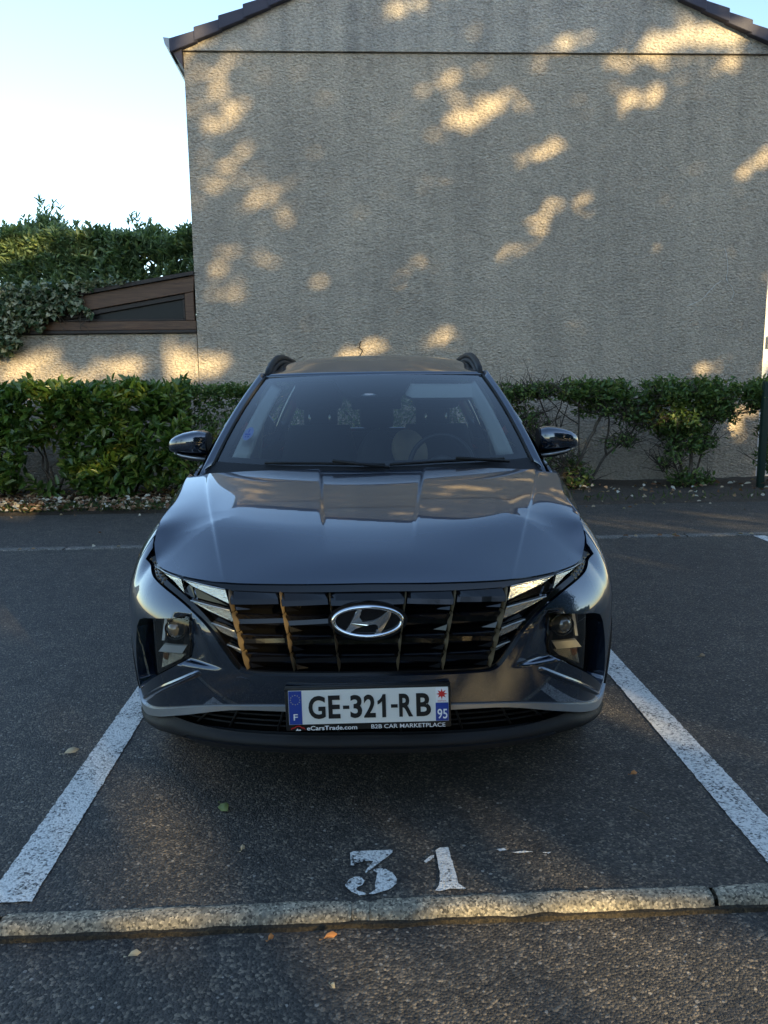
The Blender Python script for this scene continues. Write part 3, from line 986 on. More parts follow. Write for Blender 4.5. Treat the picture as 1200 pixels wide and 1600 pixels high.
def bush(name, label, cat, group, x0, x1, y0, y1, zb, zt, twigs, per, ln, wd, mat, stem_pts, top_amp=.06, front=.7, hole=None, stem_mat='bark', r0=.022, up_bias=.8, freq=2.0):
    xm, ym = (x0 + x1) / 2, (y0 + y1) / 2
    b = empty(name, (xm, wy(xm, ym), 0), label, cat, group)
    c = np.empty((twigs, 3))
    c[:, 0] = rng.uniform(x0, x1, twigs)
    # most twigs sit near the front, back and top skins
    v = rng.random(twigs)
    c[:, 1] = np.where(v < front, y0 + np.abs(rng.normal(0, .12, twigs)) * (y1 - y0), rng.uniform(y0, y1, twigs))
    c[:, 2] = zb + (zt - zb) * rng.random(twigs) ** .85
    tp = rng.random(twigs) < .22
    c[tp, 2] = zt - np.abs(rng.normal(0, .05, tp.sum()))
    c[tp, 1] = rng.uniform(y0, y1, tp.sum())
    for i in range(twigs):
        p = Vector((c[i, 0] * freq, c[i, 1] * freq, c[i, 2] * freq))
        c[i, 2] += top_amp * noise.noise(p) * 1.6
        c[i, 1] += .16 * noise.noise(p * .8 + Vector((3, 3, 3)))
    keep = np.ones(twigs, bool)
    if hole is not None:
        keep = ~hole(c[:, 0], c[:, 2]) 
    c = c[keep]
    ax = np.stack([rng.normal(0, .5, len(c)), rng.normal(-.55, .5, len(c)), rng.normal(up_bias, .4, len(c))], 1)
    c[:, 1] += SLOPE * c[:, 0]
    base, d = rosettes(c, ax, per, ln, wd)
    base -= np.array(b.location)
    k = len(base)
    leaves("foliage", base, d, ln * rng.uniform(.65, 1.2, k), wd * rng.uniform(.7, 1.15, k), mat, b, parts=300 if mat == 'laurel' else 0)
    for sp in stem_pts:
        tops = [(t[0] - b.location.x, wy(t[0], t[1]) - b.location.y, t[2]) for t in sp[1:]]
        stems("stem", (sp[0][0] - b.location.x, wy(sp[0][0], sp[0][1]) - b.location.y, sp[0][2]), tops, stem_mat, b, r0)
    return b

def lhole(x, z):           # the bare window near the left hedge's foot, and its open base
    a = ((x + 4.42) / .24) ** 2 + ((z - .52) / .30) ** 2 < 1
    b = ((x + 4.85) / .22) ** 2 + ((z - .26) / .18) ** 2 < 1
    c = (z < .16) & (np.sin(x * 9) + np.sin(x * 23 + 1) < 1.0)
    return a | c
HG = "shrubs of the clipped hedge under the wall"
bush("laurel_bush", "broad-leaved laurel at the far left of the hedge with bare stems showing", "bush", HG, -5.9, -4.05, 7.75, 8.45, .10, 1.50, 430, 9, .165, .066, 'laurel',
     [[(-4.40, 8.05, .02), (-4.5, 8.1, 1.3), (-4.1, 8.0, 1.2), (-4.75, 8.15, 1.1), (-4.2, 8.2, .95)], [(-5.1, 8.1, .02), (-5.2, 8.1, 1.3), (-4.9, 8.0, 1.0)]], hole=lhole)
bush("laurel_bush", "dense broad-leaved laurel of the hedge beside the car's left mirror", "bush", HG, -4.10, -2.55, 7.70, 8.45, .08, 1.50, 470, 9, .160, .064, 'laurel',
     [[(-3.4, 8.15, .02), (-3.5, 8.1, 1.2), (-3.0, 8.1, 1.2), (-3.8, 8.1, 1.0)]], hole=lambda x, z: (z < .20) & (np.sin(x * 11) < .2))
bush("laurel_bush", "laurel continuing the hedge past the left edge of the view", "bush", HG, -8.6, -5.8, 7.75, 8.45, .08, 1.50, 480, 9, .165, .066, 'privet',
     [[(-7.2, 8.1, .02), (-7.6, 8.1, 1.2), (-6.6, 8.1, 1.2)]])
bush("privet_bush", "small-leaved dark privet of the hedge directly left of the car roof", "bush", HG, -2.70, -1.1, 7.85, 8.45, .08, 1.50, 900, 9, .062, .032, 'privet',
     [[(-2.1, 8.15, .02), (-2.3, 8.1, 1.2), (-1.7, 8.1, 1.2), (-1.3, 8.1, 1.0)]], top_amp=.03)
bush("privet_bush", "privet of the hedge hidden behind the car", "bush", HG, -1.2, 1.3, 7.9, 8.4, .10, 1.40, 900, 8, .062, .032, 'privet',
     [[(0, 8.15, .02), (-.5, 8.1, 1.2), (.5, 8.1, 1.2)]], top_amp=.03)

# the thin shrubs on the right: bare crooked stems under a leafy clipped top
def thin_shrub(label, clusters, trunks, twiggy, seed):
    random.seed(seed)
    xm = trunks[0][0][0][0]
    b = empty("privet_shrub", (xm, wy(xm, 8.2), 0), label, "bush", HG)
    def loc(p): return (p[0] - b.location.x, wy(p[0], p[1]) - b.location.y, p[2])
    for path, r0, r1 in trunks:
        pts = [Vector(loc(p)) for p in path]
        fine = []
        for i in range(len(pts) - 1):
            for k in range(4):
                f = k / 4
                q = pts[i].lerp(pts[i + 1], f)
                fine.append(q + Vector((random.gauss(0, .008), random.gauss(0, .008), 0)))
        fine.append(pts[-1])
        bm = bmesh.new()
        tube(bm, fine, [r0 + (r1 - r0) * i / (len(fine) - 1) for i in range(len(fine))], 7)
        from_bm("stem", bm, M['bark_pale' if r0 > .025 else 'bark'], b, True)
    cb, cd = [], []
    bm = bmesh.new()
    for (cx, cz, rx, rz, cnt) in clusters:
        for _ in range(cnt):
            while True:
                q = [random.uniform(-1, 1) for _ in range(3)]
                if sum(v * v for v in q) < 1: break
            p = (cx + q[0] * rx, 8.2 + q[1] * .30, cz + q[2] * rz)
            cb.append(loc(p)); cd.append((random.gauss(0, .6), random.gauss(-.3, .6), random.gauss(.5, .5)))
        for _ in range(twiggy):
            a = Vector(loc((cx + random.uniform(-.6, .6) * rx, 8.2 + random.uniform(-.2, .2), cz - rz * random.uniform(.2, 1.1))))
            t = a + Vector((random.gauss(0, .22), random.gauss(0, .12), random.uniform(.05, .32)))
            m = a.lerp(t, .5) + Vector((random.gauss(0, .03), random.gauss(0, .03), random.gauss(0, .02)))
            tube(bm, [a, m, t], [.007, .005, .003], 5)
            for _k in range(2):
                t2 = m + Vector((random.gauss(0, .14), random.gauss(0, .08), random.gauss(.05, .09)))
                tube(bm, [m, m.lerp(t2, .5) + Vector((0, 0, random.gauss(0, .015))), t2], [.004, .003, .002], 4)
    tag(from_bm("twig", bm, M['bark'], b, True), kind='stuff')
    base, d = rosettes(np.array(cb), np.array(cd), 8, .07, .036, (.4, 1.3), .035)
    k = len(base)
    leaves("foliage", base, d, 0.074 * rng.uniform(.6, 1.25, k), .037 * rng.uniform(.7, 1.2, k), 'privet', b)
    return b
thin_shrub("thin shrub right behind the car's right mirror, mostly bare dark twigs",
           [(1.7, 1.38, .40, .14, 75), (2.15, 1.40, .3, .10, 35), (1.9, 1.1, .35, .2, 22), (2.2, .9, .3, .2, 12), (2.3, .35, .2, .2, 14)],
           [([(2.1, 8.2, 0), (2.05, 8.2, .5), (1.85, 8.2, .95), (1.7, 8.2, 1.35)], .022, .010), ([(2.1, 8.2, 0), (2.2, 8.2, .6), (2.3, 8.15, 1.0), (2.15, 8.2, 1.4)], .018, .008),
            ([(2.15, 8.25, 0), (1.9, 8.2, .6), (2.0, 8.25, 1.3)], .016, .006), ([(2.2, 8.2, .1), (2.45, 8.2, .8), (2.6, 8.2, 1.3)], .015, .006)], 45, 3)
thin_shrub("shrub with pale crooked leaning stems, right of the car's right mirror",
           [(2.70, 1.39, .42, .13, 130), (3.15, 1.36, .34, .17, 120), (3.45, 1.15, .25, .22, 60), (3.0, 1.15, .3, .1, 40), (3.35, .72, .22, .10, 18), (2.72, .22, .20, .20, 40), (2.6, .45, .18, .12, 12)],
           [([(2.70, 8.2, 0), (2.76, 8.2, .45), (2.95, 8.2, .85), (3.08, 8.2, 1.15), (3.1, 8.2, 1.35)], .030, .014), ([(2.70, 8.15, 0), (2.73, 8.15, .6), (2.72, 8.15, 1.35)], .017, .010),
            ([(2.86, 8.2, .05), (3.12, 8.2, .5), (3.45, 8.2, .78), (3.62, 8.2, 1.05)], .020, .009), ([(3.12, 8.2, .5), (3.15, 8.2, .9), (3.12, 8.2, 1.3)], .017, .009),
            ([(2.62, 8.2, 0), (2.5, 8.2, .5), (2.42, 8.2, 1.0), (2.5, 8.2, 1.35)], .016, .007), ([(2.73, 8.2, .95), (2.5, 8.2, 1.1), (2.3, 8.2, 1.3)], .011, .005),
            ([(2.2, 8.2, .52), (2.6, 8.22, .46), (2.9, 8.2, .40)], .010, .006)], 30, 5)
thin_shrub("fuller green shrub on thin upright stems near the dark post at the right",
           [(3.95, 1.36, .42, .18, 170), (4.55, 1.36, .42, .18, 200), (4.15, 1.0, .42, .26, 170), (4.7, 1.12, .32, .2, 110), (4.25, .68, .45, .2, 100), (3.7, 1.05, .2, .2, 40), (4.35, .15, .3, .12, 40), (4.0, .40, .18, .14, 12)],
           [([(4.32, 8.2, 0), (4.35, 8.2, .5), (4.40, 8.2, 1.0), (4.5, 8.2, 1.35)], .030, .012), ([(4.30, 8.2, 0), (4.18, 8.2, .5), (3.98, 8.2, .85), (3.8, 8.2, 1.3)], .020, .008),
            ([(4.35, 8.2, 0), (4.52, 8.2, .6), (4.62, 8.2, 1.3)], .018, .008), ([(4.28, 8.2, 0), (4.1, 8.2, .4), (4.08, 8.2, 1.2)], .014, .007), ([(4.35, 8.2, .65), (4.6, 8.2, .82), (4.8, 8.2, 1.2)], .014, .006)], 30, 8)
thin_shrub("dark shrub behind the green post at the right edge",
           [(5.5, 1.36, .40, .18, 230), (5.6, .9, .3, .3, 180), (5.55, .4, .25, .25, 80), (5.25, 1.30, .22, .2, 110)],
           [([(5.5, 8.2, 0), (5.5, 8.2, .6), (5.5, 8.2, 1.3)], .025, .01), ([(5.5, 8.2, 0), (5.7, 8.2, .6), (5.8, 8.2, 1.3)], .018, .01)], 14, 9)
bm = bmesh.new()
box(bm, 5.17, 5.25, 8.10, 8.18, -.02, 1.50, .006)
box(bm, 5.15, 5.27, 8.08, 8.20, -.02, .05, .006)
tag(from_bm("fence_post", bm, M['green_metal'], None, True, 40), "dark green metal post among the shrubs at the right edge", "post")

# tall evergreen screen growing behind the annex
TG = "tall evergreen shrubs behind the annex"
for i, (x0, x1, zt, lab) in enumerate([(-9.6, -7.1, 4.70, "tall evergreen shrub furthest left behind the ivy-covered annex"),
                                        (-7.3, -6.1, 4.82, "tallest pointed evergreen shrub behind the annex, topping the screen"),
                                        (-6.3, -4.9, 4.72, "evergreen shrub with spiky shoots in the middle of the screen behind the annex"),
                                        (-5.2, -3.2, 4.78, "evergreen shrub behind the annex touching the gable wall's corner")]):
    b = bush("evergreen_shrub", lab, "bush", TG, x0, x1, 13.4, 14.8, 2.2, zt - .25, 1000, 9, .21, .058, 'tall',
             [[((x0 + x1) / 2, 14.1, 0), (x0 + .3, 14.1, zt - .5), ((x0 + x1) / 2, 14.1, zt - .4), (x1 - .3, 14.1, zt - .5)]], top_amp=.16, front=.6, up_bias=1.2, r0=.05, freq=1.3)
    # upright leader shoots on the skyline
    sh = 34
    px = rng.uniform(x0 + .1, x1 - .1, sh)
    tops = zt - .25 + np.abs(rng.normal(0, .16, sh)) + (.28 * np.exp(-((px + 6.65) / .28) ** 2) if i == 1 else 0)
    cs = []
    for xx, tt in zip(px, tops):
        for zz_ in np.arange(zt - .5, tt, .07):
            cs.append((xx + rng.normal(0, .015), wy(xx, rng.uniform(13.7, 14.5)), zz_))
    cs = np.array(cs)
    base, d = rosettes(cs, np.tile([0, 0, 1.0], (len(cs), 1)), 5, .15, .045, (.35, .9), .01)
    base -= np.array(b.location)
    leaves("leading_shoots", base, d, .15 * rng.uniform(.7, 1.2, len(base)), .042, 'tall', b)

# ivy over the annex roof and corner
iv = empty("ivy", W3(-5, 2.2, 0), "variegated ivy spilling over the annex roof and down its left end", "climbing plant")
poly = [(-3.60, 3.06), (-4.04, 3.06), (-4.5, 3.0), (-5.0, 2.98), (-6.6, 2.9), (-6.6, 2.0), (-5.46, 2.02), (-5.19, 2.08), (-5.06, 2.42), (-4.80, 2.38), (-4.52, 2.62), (-4.11, 2.58), (-4.15, 2.66), (-4.36, 2.78), (-4.0, 3.0)]
X = rng.uniform(-6.6, -3.5, 9000); Z = rng.uniform(1.98, 3.1, 9000)
X2 = X + .05 * np.sin(Z * 31) ; Z2 = Z + .05 * np.sin(X * 27)
ok = inside(poly, X2, Z2)
X, Z = X[ok], Z[ok]
dep = .05 + .16 * rng.random(len(X)) * np.clip((-3.7 - X) / 1.0, .15, 1)
base = np.stack([X, WALL_Y + SLOPE * X, Z], 1) - np.array(EY)[None] * dep[:, None] - np.array(iv.location)
ax = np.stack([rng.normal(0, .6, len(X)), rng.normal(-.5, .3, len(X)), rng.normal(-.45, .5, len(X))], 1)
leaves("foliage", base, ax, .075 * rng.uniform(.6, 1.3, len(X)), .068 * rng.uniform(.7, 1.2, len(X)), 'ivy', iv, shape=(.25, .55))
# a mat of the same ivy on top of the roof
n = 1500
X = rng.uniform(-6.8, -3.5, n); t = rng.random(n) ** 2 * 1.6
base = np.stack([X, WALL_Y + SLOPE * X + t - .1, 3.17 + (X + 2.62) * .168 + rng.random(n) * .09 * np.clip((-3.4 - X), .15, 1)], 1) - np.array(iv.location)
leaves("roof_mat", base, np.stack([rng.normal(0, 1, n), rng.normal(-.6, .6, n), rng.normal(.2, .4, n)], 1), .07, .062, 'ivy', iv, shape=(.25, .55))
for _ in range(26):
    bm = bmesh.new()
    x = random.uniform(-6.4, -4.2); z = random.uniform(2.7, 3.0)
    pts = [W3(x, z, .05)]
    for k in range(5):
        x += random.gauss(0, .07); z -= random.uniform(.02, .14)
        pts.append(W3(x, max(z, 2.05), .07 + random.random() * .05))
    tube(bm, [p - iv.location for p in pts], .005, 5)
    from_bm("stem", bm, M['bark'], iv, True)

# leaf litter, weeds
n = 1900
X = rng.uniform(-7, 6.2, n); t = rng.random(n) ** 1.3
X = np.where(rng.random(n) < .8, rng.uniform(-6.0, -1.2, n), X)
Y = 6.92 + t * 1.5 + SLOPE * X
base = np.stack([X, Y, .06 + .03 * rng.random(n) + .03 * (t > .1)], 1)
lt = leaves("leaf_litter", base, np.stack([rng.normal(0, 1, n), rng.normal(0, 1, n), rng.normal(.12, .22, n)], 1), .075 * rng.uniform(.5, 1.3, n), .045 * rng.uniform(.6, 1.2, n), 'litter', droop=.05, fold=.35)
tag(lt, "dry fallen leaves lying along the soil under the hedge", "leaf litter", kind="stuff")
n = 150
X = rng.uniform(-7, 7, n); q = rng.random(n)
Y = np.where(q < .4, 4.82 + rng.normal(0, .03, n), np.where(q < .85, 6.85 + rng.normal(0, .12, n), rng.uniform(5.1, 6.8, n))) + SLOPE * X
base = np.stack([X, Y, np.full(n, .022)], 1)
lt = leaves("leaf_litter", base, np.stack([rng.normal(0, 1, n), rng.normal(0, 1, n), rng.normal(.05, .1, n)], 1), .06 * rng.uniform(.4, 1.2, n), .03, 'litter', droop=.05, fold=.3)
tag(lt, "scattered leaf scraps along the back kerb and the soil edge", "leaf litter", kind="stuff")
n = 1600
X = np.where(rng.random(n) < .7, rng.normal(-3.6, 1.3, n), rng.uniform(-6, 6, n)); Y = 7.0 + np.abs(rng.normal(0, .28, n)) + SLOPE * X
base = np.stack([X, Y, np.full(n, .03)], 1)
wd = leaves("weeds", base, np.stack([rng.normal(0, .5, n), rng.normal(0, .5, n), np.ones(n)], 1), .09 * rng.uniform(.5, 1.4, n), .012, 'grass')
tag(wd, "low green weeds in the soil along the hedge foot", "weeds", kind="stuff")
# low weeds under the left laurel
def leaf_thing(x, y, z, rot, L, Wd, mat, label):
    V = [(0, 0, .004), (L * .3, Wd * .5, .012), (L * .68, Wd * .42, .016), (L, 0, .006), (L * .68, -Wd * .45, .004), (L * .3, -Wd * .5, .008), (-L * .3, .004, .006), (-L * .3, -.002, .006)]
    F = [(0, 1, 2, 3), (0, 3, 4, 5), (0, 6, 7)]
    o = mesh("fallen_leaf", V, F, M[mat], None, True)
    m = o.modifiers.new("thickness", 'SOLIDIFY'); m.thickness = .0012
    o.location = (x, y, z); o.rotation_euler = (random.uniform(-.12, .12), random.uniform(-.1, .1), rot)
    return tag(o, label, "leaf", "single leaves lying on the asphalt")
leaf_thing(-.535, .145, .004, -.9, .055, .035, 'green_leaf', "curled greenish leaf on the asphalt in front of the car's left side")
leaf_thing(-1.255, .544, .004, .5, .06, .03, 'dry_leaf', "pale dry leaf on the asphalt left of the left bay line")
leaf_thing(-.41, -.135, .004, 1.2, .022, .012, 'dry_leaf', "tiny dry leaf scrap between the curled green leaf and the kerb")
leaf_thing(.97, .325, .004, .2, .028, .014, 'orange_leaf', "small brown leaf on the asphalt inside the right bay line")
leaf_thing(1.741, 1.593, .004, .3, .035, .022, 'litter', "whitish leaf on the asphalt right of the right bay line")
leaf_thing(-.635, -.548, -.032, .3, .035, .013, 'dry_leaf', "pale yellow leaf at the kerb's foot near the left corner")
leaf_thing(-.12, -.492, -.030, .4, .04, .013, 'orange_leaf', "orange leaf at the kerb's foot left of the kerb joint")
leaf_thing(-.27, -.496, -.030, .9, .02, .01, 'orange_leaf', "small orange leaf scrap at the kerb's foot")
leaf_thing(-.09, -.65, -.034, -.9, .02, .007, 'dry_leaf', "thin pale leaf scrap on the road in front of the kerb")
bm = bmesh.new()
tube(bm, [(.895, .10, .008), (.925, .06, .012), (.945, .035, .008)], .0022, 5)
tag(from_bm("twig", bm, M['bark']), "thin dark twig on the asphalt inside the right bay line", "twig")

# ------------------------------------------------------------------ trees behind the camera: they shade the place and let spots of sun through
SPOTS = [(1.3, 5.27, .46, .21), (1.75, 5.46, .29, .13), (2.45, 4.81, .4, .17), (2.7, 4.03, .59, .19), (2.24, 3.57, .24, .09), (1.83, 3.35, .28, .07), (3.7, 5.47, .4, .13), (4.0, 6.23, .59, .23), (4.96, 6.31, .4, .21), (5.48, 4.61, .32, .14), (2.69, 2.33, .36, .10), (.62, 3.25, .4, .09), (-.23, 2.05, .44, .15), (.94, 2.22, .34, .12), (4.89, 1.67, .21, .11), (-2.66, 1.83, .52, .22), (-4.13, 1.73, 1.43, .19), (-5.12, 1.87, .57, .19), (5.32, .95, .36, .23), (-2.53, 6.2, .25, .12), (.46, 6.69, .43, .11), (2.6, 6.11, .27, .11), (6.2, 2.3, .32, 1.1)]
WEAK = [(-2.17, 4.53, .75, .30), (-1.46, 4.28, .50, .17), (-1.25, 3.95, .5, .12), (-2.2, 5.66, .65, .24), (-1.4, 5.9, .65, .13), (-2.33, 2.84, .42, .17), (.99, 5.75, .4, .11), (4.8, 5.85, .57, .14), (-1.9, 3.35, .6, .2), (.9, 4.4, .5, .12), (4.4, 4.3, .4, .12)]
GROUND_SPOTS = [(-1.05, -.48, .24, .35), (.36, -.55, .42, .40), (1.1, -.95, .6, .45), (-.85, .05, .35, .35), (1.0, 1.2, .25, .4), (3.4, 5.9, 1.2, .35), (-4.3, 7.2, .8, .5), (-2.9, 7.35, .3, .4)]
HEDGE_SPOTS = [(-3.9, .45, .3, .12), (-3.2, 1.45, .35, .08), (-4.3, 1.5, .3, .08), (4.2, 1.1, .35, .2), (2.75, .25, .2, .15), (-3.5, .85, .2, .1)]
CAR_SPOTS = [(-.38, .70, .20, .16), (-.70, .62, .10, .09), (.73, .60, .09, .10)]
TALL_SPOTS = [(-7.1, 4.3, .8, .22), (-5.2, 4.0, .3, .2), (-6.0, 4.5, .3, .15)]
WEAK += [(x + rx * .95, z + rx * .3, rx * .75, rz * .5) for x, z, rx, rz in SPOTS if z > 2.5] + [(x - rx * .9, z - rx * .28, rx * .6, rz * .45) for x, z, rx, rz in SPOTS if z > 2.5]
AF = np.array([SUN.x, SUN.y]) / math.hypot(SUN.x, SUN.y)       # horizontally towards the sun
AP = np.array([-AF[1], AF[0]])                                  # and across it
S3 = np.array(SUN)
def in_gap(P, pad, only=None):
    hit = np.zeros(len(P), bool)
    def to_plane(y0, slope):
        t = (P[:, 1] - y0 - slope * P[:, 0]) / (S3[1] - slope * S3[0])
        Q = P - S3[None] * t[:, None]
        return Q[:, 0], Q[:, 2]
    def ell(a, b, L, pad):
        h = np.zeros(len(P), bool)
        for cx, cz, rx, rz in L:
            # spots lean up to the right, as in the photograph
            dx, dz = a - cx, b - cz
            dz = dz - .27 * dx
            h |= (dx / (rx * .95 + pad * .8)) ** 2 + (dz / (rz * .8 + pad * .55)) ** 2 < 1
        return h
    a, b = to_plane(WALL_Y, SLOPE); hit |= ell(a, b, only or SPOTS, pad)
    if only: return hit
    a, b = to_plane(7.85, SLOPE); hit |= ell(a, b, HEDGE_SPOTS, pad)
    a, b = to_plane(.1, 0); hit |= ell(a, b, CAR_SPOTS, pad)
    a, b = to_plane(13.6, SLOPE); hit |= ell(a, b, TALL_SPOTS, pad)
    t = P[:, 2] / S3[2]
    Q = P - S3[None] * t[:, None]
    for cx, cy, rx, ry in GROUND_SPOTS:
        hit |= ((Q[:, 0] - cx) / (rx + pad)) ** 2 + ((Q[:, 1] - cy) / (ry + pad * 2.0)) ** 2 < 1
    return hit
TREES = []      # across, along, height of crown centre, radii
NT = 120000
TA = 17.0
p_ = rng.uniform(-10, 15, NT); z_ = rng.uniform(2.5, 15.5, NT); a_ = TA + rng.normal(0, 1.6, NT)
tree_p = [-7.5, -2.5, 2.5, 7.5, 12.3]
which = np.argmin(np.abs(p_[:, None] - np.array(tree_p)[None]) + rng.normal(0, .6, (NT, 5)), 1)
top = 14.0 + .7 * np.sin(p_ * .9) + .8 * np.sin(p_ * 2.3 + 1)
keep = (z_ < top)
den = np.array([noise.noise(Vector((p * .55, z * .55, 1.7))) for p, z in zip(p_, z_)])
keep &= (den > -.45) | (rng.random(NT) < .8)
Pt = np.stack([AF[0] * a_ + AP[0] * p_, AF[1] * a_ + AP[1] * p_, z_], 1)
gap = in_gap(Pt, .11)
keep &= ~gap | (rng.random(NT) < .02)
keep &= ~in_gap(Pt, .12, WEAK) | (rng.random(NT) < .33)
for i, tp_ in enumerate(tree_p):
    sel = keep & (which == i)
    b0 = Vector((AF[0] * TA + AP[0] * tp_, AF[1] * TA + AP[1] * tp_, -.1))
    tr = empty("street_tree", b0, ["leafy street tree across the road, leftmost of the row facing the car", "leafy street tree across the road, second from the left of the row", "leafy street tree across the road in the middle of the row",
                "leafy street tree across the road, second from the right of the row", "leafy street tree across the road, rightmost of the row facing the car"][i], "tree", "street trees facing the parking bays")
    bm = bmesh.new()
    tube(bm, [(0, 0, 0), (.05, .02, 2.2), (-.05, .05, 5), (0, 0, 9), (.1, 0, 13)], [.26, .2, .16, .10, .03], 10)
    from_bm("trunk", bm, M['bark'], tr, True)
    for k in range(9):
        bm = bmesh.new()
        z = 3.0 + k * 1.05; an = k * 2.4
        tube(bm, [(0, 0, z), (1.0 * math.cos(an), .6 * math.sin(an), z + .8), (2.1 * math.cos(an), .9 * math.sin(an), z + 1.3)], [.06, .04, .015], 6)
        from_bm("limb", bm, M['bark'], tr, True)
    c = Pt[sel] - np.array(b0)[None]
    k = len(c)
    leaves("crown", c, np.stack([rng.normal(0, 1, k), rng.normal(0, 1, k), rng.normal(-.2, .7, k)], 1), .27 * rng.uniform(.7, 1.2, k), .20, 'tree', tr, fold=.1)
k = 6000
c0 = np.array([12.0, -4.5, 6.0])
q = rng.normal(0, 1, (k, 3)); q = q / np.linalg.norm(q, axis=1, keepdims=True) * (rng.random((k, 1)) ** .45)
c = c0 + q * np.array([3.0, 3.0, 3.2]) * (1 + .25 * np.array([[noise.noise(Vector(v * 2.2))] for v in q]))
c = c[~in_gap(c, .12)]
tr = empty("street_tree", (12, -4.5, -.1), "round-crowned tree beside the parking bays to the right of the car", "tree")
bm = bmesh.new(); tube(bm, [(0, 0, 0), (.1, 0, 2.5), (0, .1, 5), (.1, 0, 8)], [.2, .15, .1, .03], 9)
from_bm("trunk", bm, M['bark'], tr, True)
leaves("crown", c - np.array([12, -4.5, -.1]), rng.normal(0, 1, (len(c), 3)), .24 * rng.uniform(.7, 1.2, len(c)), .16, 'tree', tr, fold=.1)
# sparser trees far left behind the camera, and an unseen hedge raised to hide bright low sky from the car's reflections
for i, (x, y, h, lab) in enumerate([(-14, -17, 9, "sparse tree across the road beyond the left end of the row"), (-20, -12, 7, "small sparse tree across the road at the far left")]):
    tr = empty("street_tree", (x, y, -.1), lab, "tree", "street trees facing the parking bays")
    bm = bmesh.new(); tube(bm, [(0, 0, 0), (.1, 0, h * .5), (0, .1, h)], [.18, .12, .03], 8)
    from_bm("trunk", bm, M['bark'], tr, True)
    k = 900
    c = rng.normal(0, 1, (k, 3)) * np.array([1.5, 1.5, h * .2]) + np.array([0, 0, h * .7])
    leaves("crown", c, rng.normal(0, 1, (k, 3)), .24, .17, 'tree', tr, fold=.1)
k = 26000
pp, aa = rng.uniform(-65, 65, k), 43 + rng.normal(0, .8, k)
zz = rng.random(k) ** .9 * (7.2 + .5 * np.sin(pp * .7) + .4 * np.sin(pp * 1.9))
c = np.stack([AF[0] * aa + AP[0] * pp, AF[1] * aa + AP[1] * pp, zz], 1)
tag(leaves("sky_screen_hedge", c, rng.normal(0, 1, (k, 3)), .75, .55, 'tree', fold=.1), "unseen dark green screen of shrubs beyond the street trees, raised to hide the low sky", "hedge", kind="stuff")

# ------------------------------------------------------------------ the car
car = empty("parked_car", (0, 0, 0), "dark blue-grey SUV parked nose first towards the camera between two white bay lines", "car")
car_front = lambda p: (p[0] * .8, p[1] - 2.2, .5)
SK = lambda off: (lambda u, z: skin_pt(u, z, off))

# hood: height field in plan, trimmed by the shoulder line
def shoulder(u, gap=0.0):
    x, y, nx, ny = plan(u)
    w = lerp_table(W_TAB, abs(u)) + gap
    return x - nx * w, y - ny * w
HU = 1.70
HB = [(shoulder(u), z_top(u)) for u in np.linspace(-HU, HU, 361)]
HBX = np.array([p[0][0] for p in HB]); HBY = np.array([p[0][1] for p in HB]); HBZ = np.array([p[1] for p in HB])
HBD = HBZ - np.array([hood_z(x, y) for x, y in zip(HBX, HBY)])
def hood_pt(x, y):
    d2 = (HBX - x) ** 2 + (HBY - y) ** 2
    w = 1 / (d2 + 4e-4) ** 1.5
    dl = float((w * HBD).sum() / w.sum())
    f = smooth01(1 - math.sqrt(float(d2.min())) / .30)
    return (x, y, hood_z(x, y) + dl * f)
hood_outline = [shoulder(u, .003) for u in np.linspace(-HU, HU, 121)]
hood_outline += [(x, 1.115 - .0 + (hood_outline[0][1] - 1.115) * (x / .8) ** 2) for x in np.linspace(.74, -.74, 40)]
lines = []
for s in (-1, 1):
    for d in (-.005, .003, .011):
        lines.append([(s * (.46 + .36 * q - .08 * q * q + d), .07 + q) for q in np.linspace(.02, 1.03, 70)])
    for d in (-.012, 0, .012):
        lines.append([(s * (.14 + .09 * q + d), .07 + q) for q in np.linspace(.10, 1.03, 64)])
patch("hood", hood_outline, hood_pt, .012, M['paint'], car, flange=.014, face=lambda p: (0, 0, 1), h=.003, creases=lines)

# black gap strip under the hood edge
top = [(u, z_top(u) - .004) for u in np.linspace(-.99, .99, 60)]
bot = [(u, z_top(u) - .024 + .013 * smooth01((abs(u) - .46) / .1)) for u in np.linspace(.97, -.97, 60)]
patch("hood_gap_trim", top + bot, SK(-.012), .02, M['gloss_black'], car, flange=.03, face=car_front)

# lines of the front, in (arc length, height)
DIAG = spline([(1.004, .846), (.95, .827), (.865, .802), (.705, .7615), (.60, .718), (.527, .665), (.474, .597), (.442, .554), (.418, .538), (.385, .531), (.26, .5305), (0, .532)], 4)
def diag_u(z):
    for a, b in zip(DIAG, DIAG[1:]):
        if b[1] <= z <= a[1]:
            return a[0] + (b[0] - a[0]) * (a[1] - z) / max(1e-6, a[1] - b[1])
    return .40
POCKET = [(.631, .694), (.640, .701), (.835, .672), (.870, .660), (.895, .632), (.93, .555), (.968, .455), (.985, .40), (.975, .376), (.955, .370),
          (.93, .384), (.80, .462), (.70, .517), (.645, .549), (.632, .562), (.628, .60)]
def bump_off(u, z):
    a = abs(u)
    off = 0.0
    d1, d2 = diag_u(max(z, .545)) + .03, .632
    if a > d1 and .52 < z < .72:
        off = -.036 * smooth01((a - d1) / (d2 - d1)) * smooth01((.712 - z) / .014) * smooth01((z - .534) / .012)
        if a > .64: off *= smooth01((.69 - a) / .05)
    return off
STRIP_T = spline([(0, .428), (.275, .428), (.47, .416), (.60, .396), (.735, .363), (.868, .329), (.97, .322), (1.04, .345)], 4)
STRIP_B = spline([(0, .407), (.276, .408), (.472, .399), (.684, .347), (.823, .307), (.95, .283), (1.04, .298)], 4)
